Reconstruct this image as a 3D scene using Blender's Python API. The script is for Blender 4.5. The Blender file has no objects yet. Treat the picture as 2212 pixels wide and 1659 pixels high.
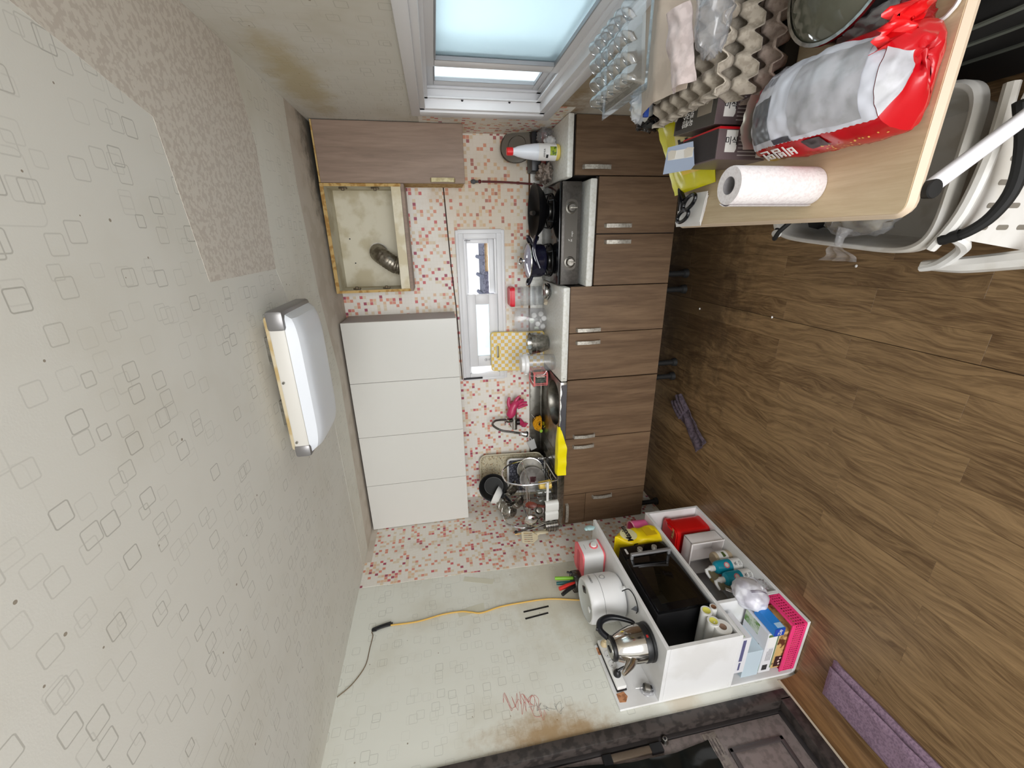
import bpy, bmesh, math, random
from mathutils import Vector as V, Matrix, noise as NZ
random.seed(7)
S = bpy.context.scene
COL = S.collection
PI = math.pi

def lin(c):
    return tuple(((x/255)/12.92 if x/255 <= .04045 else ((x/255+.055)/1.055)**2.4) for x in c)

# ---------------------------------------------------------------- camera
RT = V((0.93878661, 0.33620224, -0.0751516))      # picture-right of the upright view
FW = V((-0.34420562, 0.92440032, -0.16433667))    # looking direction
UP = V((0.01421981, 0.18014467, 0.98353734))
cam = bpy.data.cameras.new('camera')
cam.sensor_width = 36.0
cam.lens = 14.0394
cam.clip_start = .02
camo = bpy.data.objects.new('camera', cam)
COL.objects.link(camo)
xa, ya, za = -UP, RT, -FW                         # the phone was held on its side
camo.matrix_world = Matrix(((xa.x, ya.x, za.x, 2.07862), (xa.y, ya.y, za.y, -2.896715),
                            (xa.z, ya.z, za.z, 1.619416), (0, 0, 0, 1)))
S.camera = camo

# ---------------------------------------------------------------- world, lights, exposure
S.view_settings.view_transform = 'Standard'
S.view_settings.look = 'None'
S.view_settings.gamma = 1.0
S.view_settings.use_curve_mapping = False
S.view_settings.exposure = 0.0
w = bpy.data.worlds.new('sky')
S.world = w
w.use_nodes = True
bg = w.node_tree.nodes['Background']
bg.inputs[0].default_value = (0.93, 0.96, 1.0, 1)
bg.inputs[1].default_value = 1.25

def area(name, loc, target, sx, sy, power, col=(1, 1, 1)):
    l = bpy.data.lights.new(name, 'AREA')
    l.shape = 'RECTANGLE'; l.size = sx; l.size_y = sy
    l.energy = power; l.color = col
    o = bpy.data.objects.new(name, l); COL.objects.link(o)
    o.location = loc
    o.rotation_euler = (V(target)-V(loc)).to_track_quat('-Z', 'Y').to_euler()
    return o
area('daylight_side_window', (3.55, -1.0, 1.8), (2.0, -1.1, 1.1), 1.5, 1.1, 42, (.97, .985, 1))
area('daylight_back_window', (1.55, .75, 1.55), (1.55, -.6, 1.15), 1.0, .5, 16, (.95, .98, 1))
area('fill_living_room', (1.95, -5.3, 1.25), (.75, -1.0, 1.6), 2.5, 2.1, 128, (1, .995, .985))  # unseen fill lamp behind the camera, aimed to brighten left wall and ceiling

# ---------------------------------------------------------------- geometry helpers
class G:
    """collects simple shapes (world coordinates, or local ones through M) in one bmesh"""
    def __init__(s, M=None):
        s.bm = bmesh.new(); s.M = M
    def add(s, verts, faces):
        vs = [s.bm.verts.new((s.M @ V(p)) if s.M else V(p)) for p in verts]
        for f in faces:
            try: s.bm.faces.new([vs[i] for i in f])
            except ValueError: pass
        return vs
    def b(s, x0, x1, y0, y1, z0, z1, bev=0, seg=2):
        x0, x1 = min(x0, x1), max(x0, x1); y0, y1 = min(y0, y1), max(y0, y1); z0, z1 = min(z0, z1), max(z0, z1)
        vs = s.add([(x, y, z) for x in (x0, x1) for y in (y0, y1) for z in (z0, z1)],
                   [(0, 1, 3, 2), (4, 6, 7, 5), (0, 4, 5, 1), (2, 3, 7, 6), (0, 2, 6, 4), (1, 5, 7, 3)])
        if bev:
            es = {e for v in vs for e in v.link_edges}
            bmesh.ops.bevel(s.bm, geom=list(es), offset=bev, segments=seg, affect='EDGES', profile=.5)
        return s
    def c(s, p0, p1, r0, r1=None, n=20, cap=True):
        p0, p1 = V(p0), V(p1); r1 = r0 if r1 is None else r1
        d = (p1-p0).normalized(); a = d.orthogonal().normalized(); b = d.cross(a)
        vs = []
        for p, r in ((p0, r0), (p1, r1)):
            vs += [p+r*(math.cos(2*PI*i/n)*a+math.sin(2*PI*i/n)*b) for i in range(n)]
        fs = [(i, (i+1) % n, n+(i+1) % n, n+i) for i in range(n)]
        if cap: fs += [tuple(range(n-1, -1, -1)), tuple(range(n, 2*n))]
        s.add(vs, fs); return s
    def l(s, prof, c=(0, 0, 0), n=28, axis=None):
        """lathe: prof is a list of (radius, height) along the axis"""
        d = V(axis or (0, 0, 1)).normalized()
        a = V((1, 0, 0)) if abs(d.z) > .999 else d.orthogonal().normalized()
        b = d.cross(a); c = V(c)
        vs = []; fs = []; rows = []
        for r, h in prof:
            if r < 1e-6:
                rows.append([len(vs)]); vs.append(c+h*d)
            else:
                rows.append(list(range(len(vs), len(vs)+n)))
                vs += [c+h*d+r*(math.cos(2*PI*i/n)*a+math.sin(2*PI*i/n)*b) for i in range(n)]
        for A, B in zip(rows, rows[1:]):
            for i in range(n):
                j = (i+1) % n
                if len(A) == 1 and len(B) == 1: continue
                if len(A) == 1: fs.append((A[0], B[j], B[i]))
                elif len(B) == 1: fs.append((A[i], A[j], B[0]))
                else: fs.append((A[i], A[j], B[j], B[i]))
        s.add(vs, fs); return s
    def t(s, pts, r, n=8, closed=False, sub=5, smooth=True):
        """tube along points (Catmull-Rom smoothed); r may be a list"""
        P = [V(p) for p in pts]; m = len(P)
        R = r if isinstance(r, (list, tuple)) else [r]*m
        if smooth and m > 2:
            Q = []; RR = []
            rng = m if closed else m-1
            for i in range(rng):
                g = (lambda k: P[k % m]) if closed else (lambda k: P[max(0, min(m-1, k))])
                p0, p1, p2, p3 = g(i-1), g(i), g(i+1), g(i+2)
                for k in range(sub):
                    t = k/sub
                    Q.append(.5*((2*p1)+(p2-p0)*t+(2*p0-5*p1+4*p2-p3)*t*t+(3*p1-p0-3*p2+p3)*t**3))
                    RR.append(R[i]*(1-t)+R[(i+1) % m]*t)
            if not closed: Q.append(P[-1]); RR.append(R[-1])
            P, R = Q, RR; m = len(P)
        vs = []; fs = []; a = None
        for i in range(m):
            d = (P[(i+1) % m]-P[i-1]) if closed else (P[min(m-1, i+1)]-P[max(0, i-1)])
            d = d.normalized()
            a = d.orthogonal().normalized() if a is None else (a-d*a.dot(d)).normalized()
            b = d.cross(a)
            vs += [P[i]+R[i]*(math.cos(2*PI*k/n)*a+math.sin(2*PI*k/n)*b) for k in range(n)]
        for i in range(m if closed else m-1):
            j = (i+1) % m
            fs += [(i*n+k, i*n+(k+1) % n, j*n+(k+1) % n, j*n+k) for k in range(n)]
        if not closed: fs += [tuple(range(n-1, -1, -1)), tuple(range((m-1)*n, m*n))]
        s.add(vs, fs); return s
    def p(s, poly, h, M=None):
        """prism: polygon in the xy plane of M, extruded by h along its z"""
        M = M or Matrix(); n = len(poly)
        vs = [M @ V((x, y, 0)) for x, y in poly]+[M @ V((x, y, h)) for x, y in poly]
        s.add(vs, [tuple(range(n-1, -1, -1)), tuple(range(n, 2*n))]+[(i, (i+1) % n, n+(i+1) % n, n+i) for i in range(n)])
        return s
    def g(s, nu, nv, f, wrap=False):
        """grid surface f(u,v), u,v in 0..1"""
        vs = [f(i/nu, j/nv) for i in range(nu+1) for j in range(nv+1)]
        W = nv+1
        fs = [(i*W+j, (i+1)*W+j, (i+1)*W+j+1, i*W+j+1) for i in range(nu) for j in range(nv)]
        s.add(vs, fs); return s
    def blob(s, c, r, amp=.2, fq=3, seed=0, nu=20, nv=14, flat=None, sq=1.0):
        """lumpy closed ball with radii r; flat = lowest z"""
        c = V(c)
        pw = lambda x: math.copysign(abs(x)**sq, x)
        def f(u, v):
            a = 2*PI*u; h = PI*v
            d = V((pw(math.cos(a))*pw(math.sin(h)), pw(math.sin(a))*pw(math.sin(h)), pw(math.cos(h))))
            k = 1+amp*(NZ.noise(d*fq+V((seed*3.1, seed, -seed)))+.5*NZ.noise(d*fq*2.3+V((seed, 5, seed))))
            q = c+V((d.x*r[0]*k, d.y*r[1]*k, d.z*r[2]*k))
            if flat is not None: q.z = max(flat, q.z)
            return q
        s.g(nu, nv, f); bmesh.ops.remove_doubles(s.bm, verts=s.bm.verts, dist=1e-5); return s
    def solid(s, th):
        bmesh.ops.recalc_face_normals(s.bm, faces=s.bm.faces)
        bmesh.ops.solidify(s.bm, geom=list(s.bm.faces), thickness=th); return s

WM = {}
def mk(name, g, m, parent=None, ang=.6, kind=None, label=None, flat=False):
    bm = g.bm
    bmesh.ops.recalc_face_normals(bm, faces=bm.faces)
    me = bpy.data.meshes.new(name)
    if parent is not None: bm.transform(WM[parent].inverted())
    bm.to_mesh(me); bm.free()
    if not flat:
        me.polygons.foreach_set('use_smooth', [True]*len(me.polygons))
        me.set_sharp_from_angle(angle=ang)
    me.materials.append(m)
    o = bpy.data.objects.new(name, me); COL.objects.link(o)
    if parent is not None:
        o.parent = parent; WM[o] = WM[parent]
    else: WM[o] = Matrix()
    if kind: o['kind'] = kind
    if label: o['label'] = label
    return o
def thing(name, label, cat, loc, rz=0, group=None):
    o = bpy.data.objects.new(name, None); COL.objects.link(o)
    o.location = loc; o.rotation_euler = (0, 0, rz); o.empty_display_size = .05
    o['label'] = label; o['category'] = cat
    if group: o['group'] = group
    WM[o] = Matrix.Translation(V(loc)) @ Matrix.Rotation(rz, 4, 'Z')
    return o
def solo(name, g, m, label, cat, loc=None, group=None, ang=.6):
    """a thing that is one mesh, its origin at loc"""
    loc = V(loc) if loc else V((0, 0, 0))
    g.bm.transform(Matrix.Translation(-loc))
    o = mk(name, g, m, ang=ang)
    o.location = loc; o['label'] = label; o['category'] = cat
    if group: o['group'] = group
    WM[o] = Matrix.Translation(loc)
    return o
def struct(name, g, m, **k):
    return mk(name, g, m, kind='structure', **k)
def dup(root, loc, rz=None, label=None):
    r = root.copy(); COL.objects.link(r); r.location = loc
    if rz is not None: r.rotation_euler = (0, 0, rz)
    if label: r['label'] = label
    WM[r] = Matrix.Translation(V(loc)) @ Matrix.Rotation(r.rotation_euler.z, 4, 'Z')
    for ch in list(root.children):
        c = ch.copy(); COL.objects.link(c); c.parent = r; WM[c] = WM[r]
        for q in list(ch.children):
            d = q.copy(); COL.objects.link(d); d.parent = c; WM[d] = WM[r]
    return r
def text(s, size, org, right, up, m, parent, name='printed_text', depth=.0006, bold=0, align='CENTER', shear=0):
    """flat lettering standing on a surface: centre org, reading along right"""
    cu = bpy.data.curves.new('lettering', 'FONT')
    cu.body = s; cu.size = size; cu.extrude = depth; cu.offset = bold
    cu.align_x = align; cu.align_y = 'CENTER'; cu.shear = shear; cu.resolution_u = 2
    to = bpy.data.objects.new('lettering', cu)
    COL.objects.link(to)
    dg = bpy.context.evaluated_depsgraph_get()
    me = bpy.data.meshes.new_from_object(to.evaluated_get(dg))
    bpy.data.objects.remove(to)
    r = V(right).normalized(); u = V(up); u = (u-r*u.dot(r)).normalized(); n = r.cross(u); o = V(org)
    M = Matrix(((r.x, u.x, n.x, o.x), (r.y, u.y, n.y, o.y), (r.z, u.z, n.z, o.z), (0, 0, 0, 1)))
    me.transform(WM[parent].inverted() @ M)
    me.materials.clear(); me.materials.append(m)
    ob = bpy.data.objects.new(name, me); COL.objects.link(ob)
    ob.parent = parent; WM[ob] = WM[parent]
    return ob
def frame(o, x, y):
    """matrix with origin o, x and y axes"""
    x = V(x).normalized(); y = V(y); y = (y-x*y.dot(x)).normalized(); z = x.cross(y); o = V(o)
    return Matrix(((x.x, y.x, z.x, o.x), (x.y, y.y, z.y, o.y), (x.z, y.z, z.z, o.z), (0, 0, 0, 1)))
def rrect(w, h, r, n=4):
    """rounded rectangle outline centred on 0"""
    out = []
    for cx, cy, a0 in ((w/2-r, h/2-r, 0), (-w/2+r, h/2-r, 90), (-w/2+r, -h/2+r, 180), (w/2-r, -h/2+r, 270)):
        for k in range(n+1):
            a = math.radians(a0+90*k/n); out.append((cx+r*math.cos(a), cy+r*math.sin(a)))
    return out

# ---------------------------------------------------------------- materials
class N:
    """small builder for shader node graphs"""
    def __init__(s, name, rough=.5, metal=0, spec=.5, **kw):
        s.m = bpy.data.materials.new(name); s.m.use_nodes = True
        s.t = s.m.node_tree; s.p = s.t.nodes['Principled BSDF']
        s.p.inputs['Roughness'].default_value = rough; s.p.inputs['Metallic'].default_value = metal
        s.p.inputs['Specular IOR Level'].default_value = spec
        for k, v in kw.items(): s.p.inputs[k.replace('_', ' ')].default_value = v
    def n(s, typ, **kw):
        x = s.t.nodes.new('ShaderNode'+typ)
        for k, v in kw.items(): setattr(x, k, v)
        return x
    def to(s, src, sock):
        if hasattr(src, 'is_output') or isinstance(src, bpy.types.NodeSocket): s.t.links.new(src, sock)
        else: sock.default_value = src
    def math(s, op, a, b=0.0, c=0.0, clamp=False):
        x = s.n('Math', operation=op); x.use_clamp = clamp
        for i, q in enumerate((a, b, c)): s.to(q, x.inputs[i])
        return x.outputs[0]
    def vm(s, op, a, b=(0, 0, 0)):
        x = s.n('VectorMath', operation=op); s.to(a, x.inputs[0])
        if op == 'SCALE': s.to(b, x.inputs['Scale'])
        else: s.to(b, x.inputs[1])
        return x.outputs['Value' if op in ('LENGTH', 'DISTANCE', 'DOT_PRODUCT') else 'Vector']
    def pos(s): return s.n('NewGeometry').outputs['Position']
    def obj(s): return s.n('TexCoord').outputs['Object']
    def sep(s, v):
        x = s.n('SeparateXYZ'); s.to(v, x.inputs[0]); return x.outputs
    def comb(s, x=0.0, y=0.0, z=0.0):
        c = s.n('CombineXYZ')
        for i, q in enumerate((x, y, z)): s.to(q, c.inputs[i])
        return c.outputs[0]
    def noise(s, vec, scale=5, detail=3, rough=.5, dist=0.0):
        x = s.n('TexNoise'); s.to(vec, x.inputs['Vector']); x.inputs['Scale'].default_value = scale
        x.inputs['Detail'].default_value = detail; x.inputs['Roughness'].default_value = rough
        x.inputs['Distortion'].default_value = dist
        return x.outputs['Fac']
    def white(s, vec):
        x = s.n('TexWhiteNoise', noise_dimensions='3D'); s.to(vec, x.inputs['Vector']); return x.outputs
    def step(s, x, lo, hi):
        r = s.n('MapRange', interpolation_type='SMOOTHSTEP'); s.to(x, r.inputs[0])
        r.inputs[1].default_value = lo; r.inputs[2].default_value = hi
        return r.outputs[0]
    def mix(s, f, a, b):
        x = s.n('MixRGB'); s.to(f, x.inputs[0])
        for q, i in ((a, 1), (b, 2)):
            if isinstance(q, tuple): x.inputs[i].default_value = (*lin(q), 1)
            else: s.t.links.new(q, x.inputs[i])
        return x.outputs[0]
    def col(s, c):
        if isinstance(c, tuple): s.p.inputs['Base Color'].default_value = (*lin(c), 1)
        else: s.t.links.new(c, s.p.inputs['Base Color'])
        return s
    def bump(s, h, st=.3, d=.002):
        b = s.n('Bump'); b.inputs['Strength'].default_value = st; b.inputs['Distance'].default_value = d
        s.to(h, b.inputs['Height']); s.t.links.new(b.outputs[0], s.p.inputs['Normal']); return s
def flat(name, c, rough=.5, metal=0, **kw): return N(name, rough, metal, **kw).col(c).m
def speck(name, c, c2, scale, rough=.6, lo=.45, hi=.6, bump=0, metal=0, stretch=(1, 1, 1), **kw):
    """two-tone noise finish"""
    n = N(name, rough, metal, **kw)
    v = n.vm('MULTIPLY', n.pos(), stretch)
    f = n.noise(v, scale, 4)
    n.col(n.mix(n.step(f, lo, hi), c, c2))
    if bump: n.bump(f, bump)
    return n.m
def clear(name, tint=(249, 250, 251), gloss=.04, rough=.08, density=.05):
    """thin clear plastic: mostly transparent with a sheen and a little milkiness"""
    m = bpy.data.materials.new(name); m.use_nodes = True; t = m.node_tree
    for x in list(t.nodes): t.nodes.remove(x)
    o = t.nodes.new('ShaderNodeOutputMaterial'); tr = t.nodes.new('ShaderNodeBsdfTransparent')
    tr.inputs[0].default_value = (*lin(tint), 1)
    gl = t.nodes.new('ShaderNodeBsdfGlossy'); gl.inputs['Roughness'].default_value = rough
    df = t.nodes.new('ShaderNodeBsdfDiffuse'); df.inputs[0].default_value = (*lin(tint), 1)
    lw = t.nodes.new('ShaderNodeLayerWeight'); lw.inputs[0].default_value = .5
    pw = t.nodes.new('ShaderNodeMath'); pw.operation = 'POWER'; pw.inputs[1].default_value = 3.5
    sc = t.nodes.new('ShaderNodeMath'); sc.operation = 'MULTIPLY'; sc.inputs[1].default_value = .55
    a = t.nodes.new('ShaderNodeMath'); a.operation = 'ADD'; a.inputs[1].default_value = gloss
    m1 = t.nodes.new('ShaderNodeMixShader'); m2 = t.nodes.new('ShaderNodeMixShader')
    m1.inputs[0].default_value = density
    L = t.links.new
    L(tr.outputs[0], m1.inputs[1]); L(df.outputs[0], m1.inputs[2])
    L(lw.outputs['Facing'], pw.inputs[0]); L(pw.outputs[0], sc.inputs[0]); L(sc.outputs[0], a.inputs[0]); L(a.outputs[0], m2.inputs[0])
    L(m1.outputs[0], m2.inputs[1]); L(gl.outputs[0], m2.inputs[2]); L(m2.outputs[0], o.inputs[0])
    return m
def frosted(name, tint):
    """frosted window glass: scatters the daylight that falls on it"""
    m = bpy.data.materials.new(name); m.use_nodes = True; t = m.node_tree
    for x in list(t.nodes): t.nodes.remove(x)
    o = t.nodes.new('ShaderNodeOutputMaterial'); tl = t.nodes.new('ShaderNodeBsdfTranslucent')
    tl.inputs[0].default_value = (*lin(tint), 1)
    rf = t.nodes.new('ShaderNodeBsdfRefraction'); rf.inputs['Roughness'].default_value = .35; rf.inputs['IOR'].default_value = 1.05
    rf.inputs[0].default_value = (*lin(tint), 1)
    gl = t.nodes.new('ShaderNodeBsdfGlossy'); gl.inputs['Roughness'].default_value = .25
    m1 = t.nodes.new('ShaderNodeMixShader'); m1.inputs[0].default_value = .6
    m2 = t.nodes.new('ShaderNodeMixShader'); m2.inputs[0].default_value = .05
    L = t.links.new
    L(tl.outputs[0], m1.inputs[1]); L(rf.outputs[0], m1.inputs[2]); L(m1.outputs[0], m2.inputs[1])
    L(gl.outputs[0], m2.inputs[2]); L(m2.outputs[0], o.inputs[0])
    return m

def squares(n, uv, pitch, size, dens, seed, w=.0016, r=.25):
    """outlines of small rounded squares scattered over a plane; returns a 0..1 line mask"""
    q = n.vm('SCALE', uv, 1/pitch)
    q = n.vm('ADD', q, (seed*1.37, seed*.71, 0.0))
    cell = n.vm('FLOOR', q)
    wn = n.white(n.vm('ADD', cell, (.5, .5, seed*3.3)))
    rc = n.sep(wn[1])
    loc = n.vm('SUBTRACT', n.vm('FRACTION', q), (.5, .5, 0.0))
    sp = max(0, .5-size/pitch/2-.02)*2
    ox = n.math('MULTIPLY', n.math('SUBTRACT', rc[0], .5), sp)
    oy = n.math('MULTIPLY', n.math('SUBTRACT', rc[1], .5), sp)
    l = n.sep(loc)
    h = size/pitch/2; rr = r*h
    dx = n.math('MAXIMUM', n.math('SUBTRACT', n.math('ABSOLUTE', n.math('SUBTRACT', l[0], ox)), h-rr), 0.0)
    dy = n.math('MAXIMUM', n.math('SUBTRACT', n.math('ABSOLUTE', n.math('SUBTRACT', l[1], oy)), h-rr), 0.0)
    d = n.math('SUBTRACT', n.math('SQRT', n.math('ADD', n.math('MULTIPLY', dx, dx), n.math('MULTIPLY', dy, dy))), rr)
    # inside a square dx,dy are both 0 -> d = -rr, far from the line unless rr is tiny
    line = n.math('SUBTRACT', 1.0, n.step(n.math('ABSOLUTE', d), w/pitch*.5, w/pitch*1.1))
    on = n.math('LESS_THAN', wn[0], dens)
    stg = n.math('ADD', .22, n.math('MULTIPLY', n.math('POWER', rc[2], 2.0), .78))
    return n.math('MULTIPLY', n.math('MULTIPLY', line, on), stg)
def wallpaper(name, plane, base=(214, 212, 200), line=(150, 148, 138), seed=0, dirt=.35, stains=(), k=1.0):
    n = N(name, .75, spec=.3)
    s = n.sep(n.pos())
    uv = {'xy': n.comb(s[0], s[1]), 'yz': n.comb(s[1], s[2]), 'xz': n.comb(s[0], s[2])}[plane]
    m = squares(n, uv, .074, .036, .60, 1+seed, .0016)
    for a in ((.083, .036, .46, 4), (.101, .038, .40, 7), (.094, .026, .25, 13)):
        m = n.math('MAXIMUM', m, squares(n, uv, a[0], a[1], a[2], a[3]+seed, .0016))
    m = n.math('MAXIMUM', m, n.math('MULTIPLY', squares(n, uv, .41, .115, .55, 9+seed, .0016), .55))
    c = n.mix(n.math('MULTIPLY', m, .62*k), base, line)
    big = n.noise(n.pos(), 2.3, 4, .6)
    c = n.mix(n.math('MULTIPLY', n.step(big, .45, .75), dirt), c, (176, 166, 140))
    # fly specks and scuffs
    v = n.n('TexVoronoi', feature='F1'); n.to(n.pos(), v.inputs['Vector']); v.inputs['Scale'].default_value = 17
    dot = n.math('MULTIPLY', n.math('LESS_THAN', v.outputs['Distance'], .06), n.math('GREATER_THAN', n.noise(n.pos(), 3.1, 2), .52))
    c = n.mix(n.math('MULTIPLY', dot, .7), c, (112, 92, 62))
    for (p, r, cc, st) in stains:
        d = n.vm('DISTANCE', n.vm('MULTIPLY', n.pos(), r), n.vm('MULTIPLY', p, r))
        d = n.math('ADD', d, n.math('MULTIPLY', n.math('SUBTRACT', n.noise(n.pos(), 9, 5, .65), .5), 1.3))
        c = n.mix(n.math('MULTIPLY', n.math('SUBTRACT', 1.0, n.step(d, .25, 1.0)), st), c, cc)
    n.col(c)
    n.bump(n.math('ADD', n.math('MULTIPLY', m, .4), n.noise(n.pos(), 240, 2)), .12, .001)
    return n.m
def mosaic(name, plane, pitch=.0215):
    """printed mosaic sheet: cream ground with scattered pink, red and peach squares"""
    n = N(name, .5, spec=.4)
    s = n.sep(n.pos())
    uv = {'yz': n.comb(s[1], s[2]), 'xz': n.comb(s[0], s[2])}[plane]
    q = n.vm('SCALE', uv, 1/pitch)
    cell = n.vm('FLOOR', q); fr = n.sep(n.vm('FRACTION', q))
    wn = n.white(n.vm('ADD', cell, (.5, .5, 3.7)))
    # some neighbours run together into bars
    rc = n.sep(wn[1])
    r = n.n('ValToRGB'); r.color_ramp.interpolation = 'CONSTANT'
    el = r.color_ramp.elements
    cols = [(0, (230, 226, 218)), (.68, (220, 205, 180)), (.79, (222, 188, 158)), (.855, (218, 146, 126)), (.93, (204, 104, 108)), (.968, (164, 78, 98))]
    while len(el) < len(cols): el.new(.5)
    for e, (p, c) in zip(el, cols): e.position = p; e.color = (*lin(c), 1)
    n.to(wn[0], r.inputs[0])
    ed = n.math('MULTIPLY', n.math('LESS_THAN', n.math('ABSOLUTE', n.math('SUBTRACT', fr[0], .5)), .455),
                n.math('LESS_THAN', n.math('ABSOLUTE', n.math('SUBTRACT', fr[1], .5)), .455))
    c = n.mix(ed, (226, 221, 212), r.outputs[0])
    g = n.noise(n.pos(), 3.5, 5, .65)
    c = n.mix(n.math('MULTIPLY', n.step(g, .5, .78), .5), c, (168, 136, 88))
    # grease above the stove and old glue seams
    d = n.vm('DISTANCE', n.vm('MULTIPLY', n.pos(), (1.6, 1.0, 2.2)), (2.3*1.6, 0.0, 1.25*2.2))
    d = n.math('ADD', d, n.math('MULTIPLY', n.math('SUBTRACT', g, .5), 1.2))
    c = n.mix(n.math('MULTIPLY', n.math('SUBTRACT', 1.0, n.step(d, .2, 1.1)), .42), c, (172, 140, 88))
    n.col(c)
    return n.m
def wood(name, dark, light, axis, sc=22, rough=.45, rnd=.25, spec=.35):
    """long grain along one axis"""
    n = N(name, rough, spec=spec)
    st = {'x': (.08, 1, 1), 'y': (1, .08, 1), 'z': (1, 1, .08)}[axis]
    oi = n.n('ObjectInfo').outputs['Random']
    v = n.vm('MULTIPLY', n.vm('ADD', n.pos(), n.vm('SCALE', n.comb(oi, oi, oi), 7.0)), st)
    a = n.noise(v, sc, 5, .65, .6); b = n.noise(v, sc*5, 3, .6)
    f = n.math('ADD', n.math('MULTIPLY', a, .7), n.math('MULTIPLY', b, .3))
    f = n.math('ADD', n.step(f, .3, .72), n.math('MULTIPLY', n.math('SUBTRACT', oi, .5), rnd), clamp=True)
    n.col(n.mix(f, dark, light))
    n.bump(b, .08, .001)
    return n.m

m_white = flat('white_laminate', (226, 226, 224), .4)
m_whiteplastic = flat('white_plastic', (232, 232, 230), .35)
m_pvc = flat('window_pvc', (222, 222, 224), .35)
m_black = flat('black_plastic', (22, 22, 24), .4)
m_gloss_black = flat('glossy_black', (8, 8, 10), .08)
m_rubber = flat('black_rubber', (18, 18, 18), .7)
m_steel = speck('brushed_steel', (176, 174, 168), (150, 148, 142), 60, .22, metal=1)
m_steel2 = speck('worn_steel', (136, 133, 126), (108, 105, 98), 14, .3, metal=1)
m_chrome = flat('chrome', (214, 214, 214), .08, 1)
m_handle = speck('brushed_handle', (190, 186, 176), (166, 160, 150), 90, .4, metal=.55)
m_stone = speck('white_stone_top', (224, 224, 219), (210, 209, 200), 70, .35, .4, .7)
m_red = flat('red_plastic', (196, 22, 24), .3)
m_pink = flat('pink_plastic', (232, 70, 128), .4)
m_clear = clear('clear_plastic')
m_film = clear('plastic_bag_film', (246, 246, 248), .06, .15, .12)
m_glass = clear('clear_glass', (248, 250, 249), .04, .02, .03)
m_ink = flat('dark_print', (30, 28, 32), .6)
m_whiteink = flat('white_print', (225, 222, 218), .6)
m_paper = flat('white_paper', (228, 226, 224), .9)
# ================================================================ the room
W, H, YF = 2.698, 2.254, -3.9
W2 = W+.20
m_wp_l = wallpaper('wallpaper_left_wall', 'yz', (222, 223, 214), (172, 172, 164), 0, .28,
    [((0, -1.86, 1.28), (0, 5.0, 2.5), (160, 126, 76), .85), ((0, -1.78, .10), (0, 4, 12), (150, 138, 118), .5),
     ((0, -1.05, 1.0), (0, 2.2, 2.0), (196, 190, 170), .7), ((0, -1.8, .62), (0, 8, 8), (196, 178, 150), .5)])
m_wp_r = wallpaper('wallpaper_right_wall', 'yz', (206, 202, 192), (160, 156, 144), 3, .45,
    [((W, -.75, 2.12), (0, 1.6, 7.5), (172, 152, 100), .6), ((W, -.55, .95), (0, 3.0, 4.5), (128, 96, 54), .85),
     ((W, -1.0, .93), (0, 2.2, 9), (134, 108, 66), .7)])
m_wp_c = wallpaper('wallpaper_ceiling', 'xy', (221, 219, 211), (150, 147, 138), 5, .2,
    [((2.62, -.9, H), (4, .9, 1), (190, 180, 150), .4)])
m_wp_c2 = wallpaper('wallpaper_ceiling_strip', 'xy', (224, 222, 212), (168, 166, 158), 8, .25)
m_mos_b = mosaic('mosaic_sheet_back', 'xz')
m_mos_s = mosaic('mosaic_sheet_side', 'yz')
n = N('patterned_ceiling_paper', .7, spec=.3)
v = n.n('TexVoronoi', feature='F1', distance='CHEBYCHEV'); n.to(n.pos(), v.inputs['Vector']); v.inputs['Scale'].default_value = 110
n.col(n.mix(n.step(n.math('ADD', n.math('MULTIPLY', n.noise(n.pos(), 60, 2), .6), n.math('MULTIPLY', v.outputs['Distance'], 40*.006)), .38, .44), (214, 207, 196), (200, 191, 180)))
m_patch = n.m
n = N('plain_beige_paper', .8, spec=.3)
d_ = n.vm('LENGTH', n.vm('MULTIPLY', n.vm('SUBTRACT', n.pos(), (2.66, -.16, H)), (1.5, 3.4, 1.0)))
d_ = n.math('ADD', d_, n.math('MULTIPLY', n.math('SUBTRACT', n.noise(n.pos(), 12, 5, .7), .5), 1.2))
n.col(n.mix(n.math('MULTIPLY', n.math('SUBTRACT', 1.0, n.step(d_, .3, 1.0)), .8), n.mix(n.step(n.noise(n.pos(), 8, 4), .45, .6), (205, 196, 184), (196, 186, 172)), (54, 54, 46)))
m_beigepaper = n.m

# ---- floor: a cement base and every vinyl plank
g = G(); g.b(-.1, W+.1, YF, .12, -.1, -.006); floor = struct('floor', g, flat('floor_base', (64, 50, 36), .8))
n = N('wood_plank_vinyl', .38, spec=.4)
oi = n.n('ObjectInfo').outputs['Random']
p_ = n.vm('ADD', n.pos(), n.vm('SCALE', n.comb(oi, oi, 0.0), 9.0))
sx_ = n.sep(p_)
wob = n.math('MULTIPLY', n.noise(n.vm('MULTIPLY', p_, (1, .35, 1)), 7, 2), .16)
rings = n.noise(n.comb(n.math('ADD', sx_[0], wob), n.math('MULTIPLY', sx_[1], .05), 0.0), 62, 6, .7, .2)
fine = n.noise(n.vm('MULTIPLY', p_, (1, .05, 1)), 240, 2, .6)
f = n.math('ADD', n.step(rings, .3, .72), n.math('MULTIPLY', n.math('SUBTRACT', oi, .5), .5), clamp=True)
c = n.mix(f, (92, 69, 44), (147, 119, 84))
c = n.mix(n.math('MULTIPLY', n.step(fine, .5, .7), .35), c, (168, 138, 98))
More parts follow.
